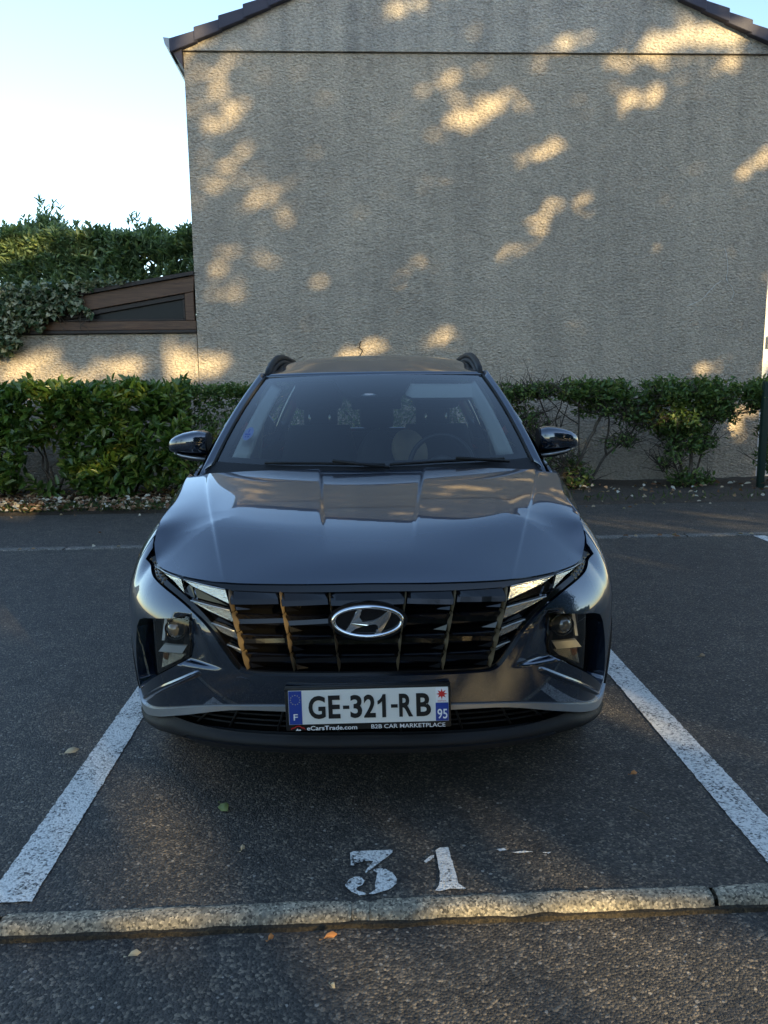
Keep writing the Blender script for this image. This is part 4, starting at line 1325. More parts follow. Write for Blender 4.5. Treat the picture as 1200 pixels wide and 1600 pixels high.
right = [(u, z - .010) for u, z in STRIP_T[:-1]] + [(1.04, .335), (1.04, .60), (1.04, .835), (1.04, z_top(1.04) - .003), (1.025, z_top(1.025) - .003), (1.008, z_top(1.008) - .004)] + DIAG[:-1]
outline = right + [(0, .532)] + mirror(right)[:-1]
outline = [p for i, p in enumerate(outline) if i == 0 or math.hypot(p[0] - outline[i - 1][0], p[1] - outline[i - 1][1]) > 1e-4]
bumper = patch("front_bumper", outline, lambda u, z: skin_pt(u, z, bump_off(u, z)), .0125, M['paint'], car,
               holes=(POCKET, mirror(POCKET)), flange=.02, hflange=(.09, .09), face=car_front)
def tow_cover():
    ring = [(-.424 + .032 * math.cos(t), .494 + .026 * math.sin(t)) for t in np.linspace(0, 2 * math.pi, 24, endpoint=False)]
    patch("tow_cover", ring, lambda u, z: skin_pt(u, z, bump_off(u, z) + .0015), .012, M['paint'], car, flange=.004, face=car_front)
tow_cover()

# silver strip, lower intake, lip
sr = [(u, z - .002) for u, z in STRIP_T]
sb = [(u, z) for u, z in STRIP_B]
patch("silver_strip", [(-u, z) for u, z in sr[::-1]][:-1] + sr + sb[::-1] + [(-u, z) for u, z in sb][1:],
      SK(.008), .012, M['satin'], car, flange=.025, face=car_front)
INT_B = spline([(0, .314), (.275, .312), (.48, .312), (.64, .318), (.745, .324), (.823, .304)], 4)
it = [(u, z - .001) for u, z in STRIP_B if u <= .823] + [(.823, .304)]
ib = [(u, z - .05) for u, z in INT_B[::-1]]
intake = patch("lower_intake", [(-u, z) for u, z in it[::-1]][:-1] + it + ib + [(-u, z) for u, z in ib[::-1]][1:],
               SK(-.06), .02, M['void'], car, flange=0, face=car_front)
bm = bmesh.new()
for z in (.392, .372, .352, .333):
    lim = max([u for u, zz in STRIP_B if zz > z + .004] or [.2])
    tube(bm, [skin_pt(u, z, -.035) for u in np.linspace(-lim, lim, 40)], .0035, 6)
from_bm("intake_bar", bm, M['plastic'], intake, True)
for k, u in enumerate((-.60, -.47, -.30, -.10, .10, .30, .47, .60)):
    bm = bmesh.new()
    zt = np.interp(abs(u), [q[0] for q in STRIP_B], [q[1] for q in STRIP_B])
    tube(bm, [skin_pt(u * .96, zt - .003, -.02), skin_pt(u * 1.06, .318, -.03)], .004, 6)
    from_bm("intake_rib", bm, M['plastic'], intake, True)
LIP_T = INT_B + [(.95, .282), (1.04, .296)]
LIP_B = spline([(0, .262), (.4, .258), (.7, .252), (.9, .238), (1.04, .235)], 4)
def lip_pt(u, z):
    zb = np.interp(abs(u), [q[0] for q in LIP_B], [q[1] for q in LIP_B])
    zt = np.interp(abs(u), [q[0] for q in LIP_T], [q[1] for q in LIP_T])
    q = (z - zb) / max(.01, zt - zb)
    return skin_pt(u, z, .024 * math.sin(math.pi * max(0, min(1, q))) ** .8 * (1 - .5 * q) - .01 * q + (-.02 if q < .1 else 0) * (1 - q * 10))
patch("bumper_lip", [(-u, z) for u, z in LIP_T[::-1]][:-1] + LIP_T + LIP_B[::-1] + [(-u, z) for u, z in LIP_B][1:],
      lip_pt, .011, M['plastic'], car, flange=.05, face=car_front)
patch("skid_edge", [(u, .275) for u in np.linspace(-.66, .66, 40)] + [(u, .259) for u in np.linspace(.6, -.6, 40)],
      SK(.022), .01, M['plastic'], car, flange=.02, face=car_front)

# grille -----------------------------------------------------------
gout = [(u, z_top(u) - .006) for u in np.linspace(-1.0, 1.0, 60)] + DIAG[:-1] + [(0, .532)] + mirror(DIAG[:-1])
grille = patch("grille", gout, SK(-.055), .02, M['void'], car, flange=.0, face=car_front)
patch("grille_surround", gout and ([(-u, z) for u, z in DIAG] [:0] + DIAG + [(-u, z) for u, z in DIAG[::-1]][1:]
      + [(-u * .985 + 0, z + .012) for u, z in DIAG][0:] + [(u * .985, z + .012) for u, z in DIAG[::-1]][1:]),
      SK(-.014), .01, M['gloss_black'], grille, flange=.04, face=car_front)
ROWS = [.797, .731, .669, .607, .545]
def col_u(k, z):
    """column borders, k = 0 (middle pair) .. 2 (beside the running lights)"""
    t = [[(.806, .130), (.678, .110), (.547, .0955)], [(.802, .298), (.677, .264), (.542, .2415)], [(.812, .489), (.68, .434), (.538, .397)]][k]
    return float(np.interp(z, [q[0] for q in t[::-1]], [q[1] for q in t[::-1]]))
def blade(u_tl, u_tr, u_bl, u_br, z1, z0, tilt, notch):
    """one faceted wing of the grille: bevelled top edge, flat face, undercut, and the little notch at its outer foot"""
    bm = bmesh.new()
    d = z1 - z0
    ch = .012
    def P(f, g, off):            # f across 0..1, g down 0..1
        ut = u_tl + (u_tr - u_tl) * f; ub = u_bl + (u_br - u_bl) * f
        return skin_pt(ut + (ub - ut) * g, z1 - d * g, off)
    fs = [0, .07, .3, .5, .7, .93, 1]
    rows = [(0.0, -.014), (.035, -.006), (.05, -.005), (.30, tilt), (.55, tilt + .001), (.64, -.020), (.80, -.036), (1.0, -.05)]
    V = []
    for g, off in rows:
        line = []
        for i, f in enumerate(fs):
            gg, oo = g, off
            if g < .2 and i in (0, 6):
                gg = g + .11; oo = off - .008
            if g >= .30 and g < .6:         # the face runs out to a point towards the outside
                gg = g + (.16 if notch else .05) * (f - .5 if notch > 0 else .5 - f)
            if .25 < g < .6:
                oo += (.010 if tilt > 0 else .002) * ((.5 - f) * notch if notch else -abs(f - .5))   # twisted wing
            line.append(bm.verts.new(P(f, gg, oo)))
        V.append(line)
    for a, b in zip(V, V[1:]):
        for i in range(len(fs) - 1):
            bm.faces.new((a[i], a[i + 1], b[i + 1], b[i]))
    if notch:
        f0, f1 = (.03, .30) if notch < 0 else (.97, .70)
        tri = [P(f0, .62, -.010), P(f1, .97, -.028), P(f0, .97, -.012)]
        back = [P(f0, .62, -.05), P(f1, .97, -.05), P(f0, .97, -.05)]
        a = [bm.verts.new(p) for p in tri]; b = [bm.verts.new(p) for p in back]
        bm.faces.new(a)
        for i in range(3): bm.faces.new((a[i], b[i], b[(i + 1) % 3], a[(i + 1) % 3]))
    return from_bm("grille_blade", bm, M['gloss_black'], grille)
def fin(u_t, u_m, u_b, z1, z0, side):
    """narrow lozenge that closes a cell at its outer border"""
    bm = bmesh.new()
    zm = z1 - (z1 - z0) * .58
    w = .0075
    a = skin_pt(side * u_t, z1 - .001, .004); b = skin_pt(side * u_m, zm, .009); c = skin_pt(side * u_b, z0 + .002, .003)
    d = skin_pt(side * (u_m - w), zm + .004, -.014)
    e = [skin_pt(side * (u_t - .002), z1 - .001, -.03), skin_pt(side * (u_m - w), zm, -.045), skin_pt(side * (u_b - .002), z0 + .002, -.03)]
    o = [skin_pt(side * (u_t + .003), z1 - .001, -.02), skin_pt(side * (u_m + .003), zm, -.02), skin_pt(side * (u_b + .003), z0 + .002, -.02)]
    vs = [bm.verts.new(p) for p in (a, b, c, d, *e, *o)]
    A, B_, C_, D, E0, E1, E2, O0, O1, O2 = vs
    for f in ((A, B_, D), (B_, C_, D), (A, D, E0), (D, E1, E0), (D, C_, E2), (D, E2, E1), (A, O0, O1), (A, O1, B_), (B_, O1, O2), (B_, O2, C_)):
        bm.faces.new(f)
    return from_bm("grille_fin", bm, M['dark_chrome'], grille)
for r in range(4):
    z1, z0 = ROWS[r], ROWS[r + 1]
    tilt = .010 if r == 0 else -.017
    g = .004
    blade(-col_u(0, z1) + g, col_u(0, z1) - g, -col_u(0, z0) + g, col_u(0, z0) - g, z1 - .003, z0 + .003, tilt, 0)
    for k in (0, 1):
        a1, b1, a0, b0 = col_u(k, z1) + g, col_u(k + 1, z1) - g, col_u(k, z0) + g, col_u(k + 1, z0) - g
        blade(a1, b1, a0, b0, z1 - .003, z0 + .003, tilt, 1)
        blade(-b1, -a1, -b0, -a0, z1 - .003, z0 + .003, tilt, -1)
    for k in (0, 1, 2):
        for s in (-1, 1):
            fin(col_u(k, z1), col_u(k, z1 - (z1 - z0) * .58), col_u(k, z0), z1, z0, s)

# running lights set into the grille's wings
DRL = [[(.93, .827), (.71, .812), (.676, .771), (.77, .802)],
       [(.697, .808), (.499, .795), (.479, .753), (.65, .792)],
       [(.63, .751), (.4665, .735), (.452, .697), (.561, .727)],
       [(.530, .690), (.441, .672), (.430, .640), (.502, .663)],
       [(.470, .624), (.4185, .612), (.413, .588)]]
for s in (-1, 1):
    for q in DRL:
        n = len(q)
        bm = bmesh.new()
        offs = [-.012, -.004, -.016, -.02] if n == 4 else [-.012, -.004, -.016]
        f = [Vector(skin_pt(s * u, z, o)) for (u, z), o in zip(q, offs)]
        prism(bm, f, Vector((0, .03, 0)))
        lit = from_bm("running_light", bm, M['lens'], grille)
        bm = bmesh.new()                                    # clear upper rim of the lamp
        tube(bm, [skin_pt(s * q[0][0], q[0][1] + .002, -.008), skin_pt(s * (q[0][0] + q[1][0]) / 2, (q[0][1] + q[1][1]) / 2 + .003, -.004), skin_pt(s * q[1][0], q[1][1] + .002, .0)], .0025, 6)
        from_bm("lamp_rim", bm, M['satin'], lit, True)
    # black facets between the lamps
    for q, o in (([(.90, .815), (.672, .767), (.66, .752), (.84, .798)], (-.03, -.012, -.03, -.04)),
                 ([(.645, .789), (.476, .748), (.469, .738), (.625, .756)], (-.022, -.008, -.03, -.036)),
                 ([(.672, .795), (.652, .79), (.632, .756), (.70, .762)], (-.02, -.02, -.03, -.03)),
                 ([(.552, .722), (.452, .692), (.443, .675), (.535, .694)], (-.02, -.008, -.03, -.036)),
                 ([(.498, .656), (.430, .636), (.420, .615), (.475, .628)], (-.02, -.008, -.03, -.036)),
                 ([(.455, .608), (.412, .584), (.402, .552), (.445, .570)], (-.02, -.008, -.03, -.036))):
        bm = bmesh.new()
        prism(bm, [skin_pt(s * u, z, oo) for (u, z), oo in zip(q, o)], Vector((0, .03, 0)))
        from_bm("wing_facet", bm, M['gloss_black'], grille)
    # small saw-tooth prisms at the outer tip
    bm = bmesh.new()
    for i in range(8):
        for j in range(2):
            u0 = .985 - .026 * i; z0 = .842 - .0078 * i + .010 * j - .004
            if z0 > z_top(u0) - .018 or z0 < .78: continue
            q = [bm.verts.new(skin_pt(s * (u0 + a), z0 + b, -.02)) for a, b in ((0, 0), (.020, .006), (.020, .014), (0, .009))]
            t = bm.verts.new(skin_pt(s * (u0 + .004), z0 + .007, -.004))
            for k in range(4): bm.faces.new((q[k], q[(k + 1) % 4], t))
    from_bm("tip_prism", bm, M['dark_chrome'], grille)

# emblem: ellipse with the slanted letter
def emblem():
    cz, hw, hh = .7135, .117, .0525
    lean = 0.10
    def E(a, b, off):              # a, b in metres from the centre
        return Vector((a, .022 + (b + .0) * lean - off + .03 * (a / .117) ** 2 * .35, cz + b))
    root_bm = bmesh.new()
    n = 48
    outer = [E((hw + .012) * math.cos(t), (hh + .010) * math.sin(t), .012) for t in np.linspace(0, 2 * math.pi, n, endpoint=False)]
    prism(root_bm, outer, Vector((0, .06, 0)))
    em = from_bm("emblem", root_bm, M['gloss_black'], car, True, 40)
    bm = bmesh.new()
    rows = []
    for t in np.linspace(0, 2 * math.pi, 72, endpoint=False):
        row = []
        for k in range(10):
            a = 2 * math.pi * k / 10
            rr = 1 + 0
            row.append(bm.verts.new(E((hw - .006 + .0075 * math.cos(a)) * math.cos(t), (hh - .0055 + .0065 * math.cos(a)) * math.sin(t), .016 + .007 * math.sin(a))))
        rows.append(row)
    for i in range(72):
        a, b = rows[i], rows[(i + 1) % 72]
        for k in range(10):
            bm.faces.new((a[k], a[(k + 1) % 10], b[(k + 1) % 10], b[k]))
    from_bm("emblem_ring", bm, M['chrome'], em, True)
    H = [(450, 232), (507, 237), (482, 300), (480, 365), (500, 393), (560, 402), (660, 385), (750, 338), (815, 280), (838, 256), (876, 268), (850, 345), (792, 460), (722, 568), (698, 590), (648, 588), (688, 530), (710, 470), (698, 442), (640, 434), (560, 447), (462, 478), (392, 512), (345, 556), (290, 548), (366, 420)]
    pts = spline(H + [H[0]], 3)[:-1]
    f = [E((x - 577) / 8 * .00209, -(y - 396) / 8 * .00194, .018) for x, y in pts]
    bm = bmesh.new()
    prism(bm, f, Vector((0, .012, 0)))
    top = [q for q in bm.faces if len(q.verts) > 4]
    es = [e for e in bm.edges if len([q for q in e.link_faces if len(q.verts) > 4]) == 1]
    bmesh.ops.bevel(bm, geom=es, offset=.0022, segments=1, affect='EDGES')
    from_bm("emblem_letter", bm, M['chrome'], em)
emblem()

# headlamps in their pockets, bright ledge below
for s in (-1, 1):
    back = [(u, z) for u, z in POCKET]
    lamp = patch("headlight", [(s * u, z) for u, z in (back if s > 0 else back[::-1])], SK(-.066), .02, M['void'], car, flange=0, face=car_front)
    bm = bmesh.new()
    c = Vector(skin_pt(s * .712, .645, -.050))
    ellipsoid(bm, c, (.034, .036, .034), 24)
    from_bm("projector", bm, M['projector'], lamp, True)
    bm = bmesh.new()
    ring = [c + Vector((.037 * math.cos(t), -.012, .036 * math.sin(t))) for t in np.linspace(0, 2 * math.pi, 33)]
    tube(bm, ring, .003, 8, False)
    from_bm("projector_ring", bm, M['gloss_black'], lamp, True)
    bm = bmesh.new()
    prism(bm, [skin_pt(s * u, z, o) for u, z, o in ((.668, .586, -.050), (.799, .570, -.050), (.802, .550, -.028), (.670, .567, -.028))], Vector((0, .04, 0)))
    from_bm("light_bar", bm, M['white_light'], lamp)
    bm = bmesh.new()
    prism(bm, [skin_pt(s * u, z, -.05 + .35 * (.60 - z) * .5) for u, z in ((.786, .668), (.803, .665), (.806, .585), (.788, .588))], Vector((0, .03, 0)))
    from_bm("reflector", bm, M['white_light'], lamp)
    bm = bmesh.new()
    prism(bm, [skin_pt(s * u, z, -.062) for u, z in ((.655, .685), (.70, .68), (.665, .60), (.645, .60))], Vector((0, .03, 0)))
    from_bm("lamp_bezel", bm, M['gloss_black'], lamp)
    bm = bmesh.new()
    prism(bm, [skin_pt(s * u, z, -.045) for u, z in ((.765, .545), (.80, .54), (.806, .512), (.775, .52))], Vector((0, .03, 0)))
    from_bm("turn_signal", bm, M['amber'], lamp)
    bm = bmesh.new()
    prism(bm, [skin_pt(s * u, z, -.048 + (.01 if z < .53 else 0)) for u, z in ((.672, .558), (.802, .541), (.812, .484), (.70, .536))], Vector((0, .015, 0)))
    from_bm("signal_reflector", bm, M['lens'], lamp)
    bm = bmesh.new()
    prism(bm, [skin_pt(s * u, z, -.060) for u, z in ((.640, .696), (.825, .670), (.83, .472), (.645, .558), (.635, .60))], Vector((0, .008, 0)))
    from_bm("lamp_housing", bm, M['plastic'], lamp)
    lens = [(.638, .697), (.822, .671), (.826, .462), (.64, .556), (.63, .60)]
    patch("lamp_cover", [(s * u, z) for u, z in (lens if s > 0 else lens[::-1])], SK(-.028), .03, M['cover'], lamp, flange=0, face=car_front)
    bm = bmesh.new()
    tube(bm, [skin_pt(s * u, z, -.029) for u, z in lens + lens[:1]], .002, 6)
    from_bm("cover_rim", bm, M['gloss_black'], lamp, True)
    # ledge: up-facing shelf under the lamp with a crisp outer edge; inwards it closes the foot of the hollow
    LT = spline([(.585, .553), (.62, .555), (.70, .521), (.80, .466), (.93, .396), (.985, .366)], 4)
    LB = spline([(.572, .524), (.59, .515), (.67, .474), (.77, .425), (.90, .357), (.955, .331)], 4)
    V = []
    n = len(LT) - 1
    for i in range(n + 1):
        (ua, za), (ub, zb) = LT[i], LB[i]
        f = i / n
        dt = -.044
        lip = .008 * smooth01(f * 5) * (1 if f < .85 else (1 - f) / .15)
        V += [skin_pt(s * ua, za, dt), skin_pt(s * (ua * .5 + ub * .5), za * .5 + zb * .5, dt * .45), skin_pt(s * (ua * .1 + ub * .9), za * .1 + zb * .9, lip),
              skin_pt(s * ub, zb, lip), skin_pt(s * (ub - .006), zb - .007, lip * .4), skin_pt(s * (ub - .016), zb - .018, -.012)]
    F = []
    for i in range(n):
        for j in range(5):
            q = (i * 6 + j, i * 6 + j + 1, (i + 1) * 6 + j + 1, (i + 1) * 6 + j)
            F.append(q if s < 0 else q[::-1])
    o = mesh("lamp_ledge", V, F, M['paint'], car, True)
    o.data.set_sharp_from_angle(angle=R(40))

# number plate -----------------------------------------------------
def plate():
    y0 = -.015
    lean = .06
    zc0 = .440
    def Q(x, z): return Vector((x, y0 + (z - zc0) * lean, z))
    bm = bmesh.new()
    box(bm, -.272, .266, y0 + .003, y0 + .024, .356, .503, .004)
    fr = from_bm("number_plate", bm, M['ink_black'], car, True, 40)
    bm = bmesh.new()
    prism(bm, [Q(-.260, .381), Q(.258, .381), Q(.258, .494), Q(-.260, .494)], Vector((0, .006, 0)))
    for v in bm.verts: v.co.y -= .001
    from_bm("plate_face", bm, M['plate_white'], fr)
    ex, ey = Vector((1, 0, 0)), Vector((0, lean, 1)).normalized()
    def sheet(name, x0, x1, z0, z1, m, d=.002):
        mesh(name, [Q(x0, z0) - Vector((0, d, 0)), Q(x1, z0) - Vector((0, d, 0)), Q(x1, z1) - Vector((0, d, 0)), Q(x0, z1) - Vector((0, d, 0))], [(0, 1, 2, 3)], m, fr)
    sheet("country_band", -.259, -.217, .382, .493, M['plate_blue'])
    sheet("region_band", .216, .2575, .382, .442, M['plate_blue'])
    sheet("region_badge", .217, .2565, .444, .4925, M['ink_white'])
    bm = bmesh.new()
    for k in range(12):
        a = 2 * math.pi * k / 12
        cx, cz = -.238 + .0155 * math.cos(a), .464 + .0155 * math.sin(a)
        pts = [Q(cx + (.0024 if j % 2 == 0 else .001) * math.sin(j * math.pi / 5), cz + (.0024 if j % 2 == 0 else .001) * math.cos(j * math.pi / 5)) - Vector((0, .0032, 0)) for j in range(10)]
        bm.faces.new([bm.verts.new(p) for p in pts])
    from_bm("star_ring", bm, M['ink_yellow'], fr)
    bm = bmesh.new()
    pts = [Q(.2365 + (.0185 if j % 2 == 0 else .0085) * math.sin(j * math.pi / 8), .4715 + (.0175 if j % 2 == 0 else .008) * math.cos(j * math.pi / 8)) - Vector((0, .0032, 0)) for j in range(16)]
    bm.faces.new([bm.verts.new(p) for p in pts])
    from_bm("red_star", bm, M['ink_red'], fr)
    T = lambda name, body, x, z, w, h, m, bold=0.0, sp=1.0: text_mesh(name, body, w, h, Q(x, z) - Vector((0, .0025, 0)), ex, ey, m, fr, bold=bold, spacing=sp)
    zx = lambda v: (v - 90) / 1010 * .52 - .26
    for ch, a, b in (("G", 215, 322), ("E", 340, 415), ("3", 478, 552), ("2", 563, 637), ("R", 785, 872), ("B", 893, 985)):
        T("plate_character", ch, zx(a), .399, zx(b) - zx(a), .077, M['ink_black'], .028)
    for a, b in ((432, 472), (734, 776)):
        sheet("plate_hyphen", zx(a), zx(b), .430, .4415, M['ink_black'], .0035)
    bm = bmesh.new()
    bm.faces.new([bm.verts.new(Q(zx(x), z) - Vector((0, .0035, 0))) for x, z in ((678, .399), (702, .399), (702, .476), (684, .476), (676, .466), (663, .458), (650, .454), (650, .442), (664, .445), (678, .452))])
    from_bm("plate_character", bm, M['ink_black'], fr)
    T("country_letter", "F", -.245, .396, .014, .021, M['ink_white'], .012)
    T("department", "95", .2215, .389, .032, .033, M['ink_white'], .012)
    T("region_name", "\u00eeledeFrance", .2225, .4465, .028, .0055, M['ink_red'])
    T("frame_text", "eCarsTrade.com", -.203, .3615, .163, .0145, M['ink_white'], .014)
    T("frame_text", "B2B CAR MARKETPLACE", .006, .3625, 0.240, .0135, M['ink_white'], .006)
    bm = bmesh.new()                              # red outline of a car with a small white figure
    arc = [(-.254, .364), (-.252, .369), (-.243, .371), (-.237, .3755), (-.226, .3758), (-.220, .371), (-.212, .369), (-.209, .364)]
    P3 = [Q(x, z) - Vector((0, .002, 0)) for x, z in spline(arc, 4)]
    for a, b in zip(P3, P3[1:]):
        w = Vector((0, 0, .0016))
        bm.faces.new([bm.verts.new(p) for p in (a - w, b - w, b + w, a + w)])
    from_bm("frame_logo", bm, M['ink_red'], fr)
    bm = bmesh.new()
    for tri in (((-.240, .3615), (-.233, .369), (-.230, .3615)), ((-.231, .3615), (-.226, .366), (-.222, .3615))):
        bm.faces.new([bm.verts.new(Q(x, z) - Vector((0, .0022, 0))) for x, z in tri])
    from_bm("frame_logo_mark", bm, M['ink_white'], fr)
    q = Matrix.Translation((0, y0, zc0)) @ Matrix.Rotation(R(-1.0), 4, 'Y') @ Matrix.Translation((0, -y0, -zc0))
    for s in (-1, 1):
        bm = bmesh.new(); box(bm, -.003 + s * .264 - .004, -.003 + s * .264 + .004, y0 - .001, y0 + .01, .492, .500, .001)
        from_bm("frame_clip", bm, M['plastic'], fr)
    fr.matrix_local = q                        # screwed on slightly askew
plate()

# flanks -----------------------------------------------------------
u_y = u_of_y
WHEEL_Y = (.87, 3.55)
def arch(yc, rad, z0):
    a0 = math.asin((.36 - z0) / rad)
    return [(u_y(yc + rad * math.cos(t)), .36 + rad * math.sin(t)) for t in np.linspace(math.pi + a0, -a0, 22)]
def top_line(u0, u1, n=16, gap=.003):
    return [(u, z_top(u) - gap) for u in np.linspace(u0, u1, n)]
for s in (-1, 1):
    def side(name, outline, off=0.0, mat='paint', flange=.012, parent=car, step=.035):
        q = [(s * u, z) for u, z in outline]
        return patch(name, q if s > 0 else q[::-1], SK(off), step, M[mat], parent, flange=flange, face=lambda p: (p[0], p[1] - 2.2, 0))
    uf = u_y(1.27)
    tl = top_line(1.046, 1.76, 26, 0.0)
    side("front_fender", tl + [(1.78, z_top(1.76))] + [(uf, 1.0), (uf, .28), (u_y(.87 + .40), .28)] + arch(.87, .41, .30)[::-1] + [(1.046, .31)], step=.02)
    fd = side("front_door", top_line(uf + .006, u_y(2.32), 10) + [(u_y(2.32), .30), (uf + .006, .30)])
    rd = side("rear_door", top_line(u_y(2.326), u_y(3.28), 10) + [(u_y(3.28), .72), (u_y(3.12), .62), (u_y(3.10), .30), (u_y(2.326), .30)])
    side("rear_quarter", top_line(u_y(3.286), U_MAX - .01, 24) + [(U_MAX - .01, .42), (u_y(3.97) + .1, .36)] + arch(3.55, .41, .33)[::-1] + [(u_y(3.13), .63), (u_y(3.286), .72)])
    for yc, cut in ((.87, 1.05), (3.55, 0)):
        o, i = arch(yc, .425, .29), arch(yc, .372, .29)
        o = [(max(u, cut), z) for u, z in o]; i = [(max(u, cut + .004), z) for u, z in i]
        side("arch_trim", o + i[::-1], .012, 'plastic', .04, car, .02)
    side("sill_trim", [(u_y(1.26), .315), (u_y(3.16), .315), (u_y(3.16), .22), (u_y(1.26), .22)], .012, 'plastic')
    for d, y in ((fd, 2.12), (rd, 3.10)):
        bm = bmesh.new()
        x = s * .932
        tube(bm, [(x - s * .01, y - .11, .965), (x + s * .028, y - .08, .968), (x + s * .03, y + .06, .972), (x - s * .01, y + .09, .972)], [.008, .012, .012, .008], 8)
        from_bm("door_handle", bm, M['paint'], d, True)
    # wheels
    for yc in WHEEL_Y:
        w = empty("wheel", (s * .80, yc, .36)); w.parent = car
        prof = [(.235, -.10), (.34, -.112), (.358, -.085), (.362, 0), (.358, .085), (.34, .112), (.235, .10)]
        n = 40
        V = [(o_, r_ * math.cos(2 * math.pi * k / n), r_ * math.sin(2 * math.pi * k / n)) for k in range(n) for r_, o_ in prof]
        m_ = len(prof)
        F = [(k * m_ + j, k * m_ + j + 1, ((k + 1) % n) * m_ + j + 1, ((k + 1) % n) * m_ + j) for k in range(n) for j in range(m_ - 1)]
        mesh("tyre", V, F, M['rubber'], w, True)
        bm = bmesh.new()
        xf = s * .085
        tube(bm, [(xf, .228 * math.cos(a), .228 * math.sin(a)) for a in np.linspace(0, 2 * math.pi, 41)], .014, 8, False)
        for k in range(5):
            a = 2 * math.pi * k / 5
            for da in (-.14, .14):
                tube(bm, [(xf + s * .01, .03 * math.cos(a), .03 * math.sin(a)), (xf, .225 * math.cos(a + da), .225 * math.sin(a + da))], [.022, .014], 6)
        ellipsoid(bm, Vector((xf, 0, 0)), (.03, .05, .05), 16)
        from_bm("rim", bm, M['satin'], w, True, 40)
        bm = bmesh.new()
        tube(bm, [(-s * .05, 0, 0), (s * .03, 0, 0)], .22, 32)
        from_bm("brake_disc", bm, M['void'], w)

# underbody and engine bay: keeps light and sight out
bm = bmesh.new()
box(bm, -.62, .62, .24, 1.20, .24, .74)
box(bm, -.66, .66, 1.20, 4.25, .24, .62)
from_bm("underbody", bm, M['void'], car)

# greenhouse -------------------------------------------------------
def ws_bot(s_): return Vector((.755 * s_, 1.105 + .17 * s_ * s_, 1.082 + .02 * s_ * s_))
def ws_top(s_): return Vector((.602 * s_, 1.86 + .125 * s_ * s_, 1.531 - .006 * s_ * s_))
def ws(s_, t, off=0.0):
    p = ws_bot(s_).lerp(ws_top(s_), t)
    n = Vector((.28 * s_, -.52, .85)).normalized()
    return p + n * (.030 * 4 * t * (1 - t) * (1 - .3 * s_ * s_) + off)
grid_surf("windscreen", lambda i, j: ws(2 * i - 1, j), 30, 20, M['glass'], car)
# black printed border just inside the glass
def frit(name, a, b, mat='gloss_black', n=30):
    V, F = [], []
    for k in range(n + 1):
        f = k / n
        V += [a(f), b(f)]
    for k in range(n): F.append((2 * k, 2 * k + 1, 2 * k + 3, 2 * k + 2))
    return mesh(name, V, F, M[mat], car, True)
M['frit'] = plain("printed_border", (.006, .006, .007), .6)
M_FRIT = 'frit'
frit("glass_border", lambda f: ws(2 * f - 1, .0, -.004), lambda f: ws((2 * f - 1) * .985, .085, -.004), M_FRIT)
frit("glass_border", lambda f: ws(2 * f - 1, .94, -.004), lambda f: ws(2 * f - 1, 1.0, -.004), M_FRIT)
for s in (-1, 1):
    frit("glass_border", lambda f: ws(s * (.945 - .01 * f), .06 + .90 * f, -.004), lambda f: ws(s * 1.0, .06 + .90 * f, -.004), M_FRIT)
# camera housing at the top centre, with mirror
bm = bmesh.new()
outer = [ws(-.36, .965, -.006), ws(.36, .965, -.006), ws(.27, .80, -.006), ws(.16, .70, -.006), ws(-.16, .70, -.006), ws(-.27, .80, -.006)]
prism(bm, outer, Vector((0, .07, -.03)))
from_bm("camera_housing", bm, M['frit'], car)
bm = bmesh.new()
ellipsoid(bm, ws(-.03, .73, -.012), (.045, .02, .012), 16)
from_bm("camera_lens", bm, M['satin'], car, True)
bm = bmesh.new()
box(bm, -.12, .15, 1.80, 1.83, 1.345, 1.415, .012)
from_bm("inner_mirror", bm, M['trim_dark'], car, True, 40)
# round tax sticker low on the passenger side
def st_pt(a, r_): return ws(-.865 + r_ * .036 * math.cos(a), .305 + r_ * .065 * math.sin(a), -.002)
V = [st_pt(0, 0)] + [st_pt(a, 1) for a in np.linspace(0, 2 * math.pi, 24, endpoint=False)]
stk = mesh("screen_sticker", V, [(0, i + 1, (i + 1) % 24 + 1) for i in range(24)], M['sticker'], car)
bm = bmesh.new()
for (a0, a1, b0, b1) in ((-.55, .55, -.25, -.02), (-.12, .12, .1, .65), (-.4, -.1, -.6, -.4), (.1, .45, -.6, -.4)):
    q = [ws(-.865 + x * .036, .305 + y * .065, -.0005) for x, y in ((a0, b0), (a1, b0), (a1, b1), (a0, b1))]
    bm.faces.new([bm.verts.new(p) for p in q])
from_bm("sticker_print", bm, M['ink_blue'], stk)

# cowl and wipers
frit("cowl", lambda f: Vector((.80 * (2 * f - 1), 1.085 + .14 * (2 * f - 1) ** 2, 1.062 + .0 * f)), lambda f: ws(2 * f - 1, .03, .004), 'plastic')
for (x0, x1, y) in ((-.50, .06, 1.15), (.08, .62, 1.15)):
    bm = bmesh.new()
    pts = [Vector((x0 + (x1 - x0) * f, 0, 0)) for f in np.linspace(0, 1, 8)]
    pts = [ws(p.x / .755, .03 + .012 * math.sin(math.pi * i / 7), .014) for i, p in enumerate(pts)]
    tube(bm, pts, .007, 6)
    tube(bm, [pts[-1] + Vector((.02, -.03, -.01)), pts[4] + Vector((0, 0, .012))], .008, 6)
    from_bm("wiper", bm, M['plastic'], car, True)

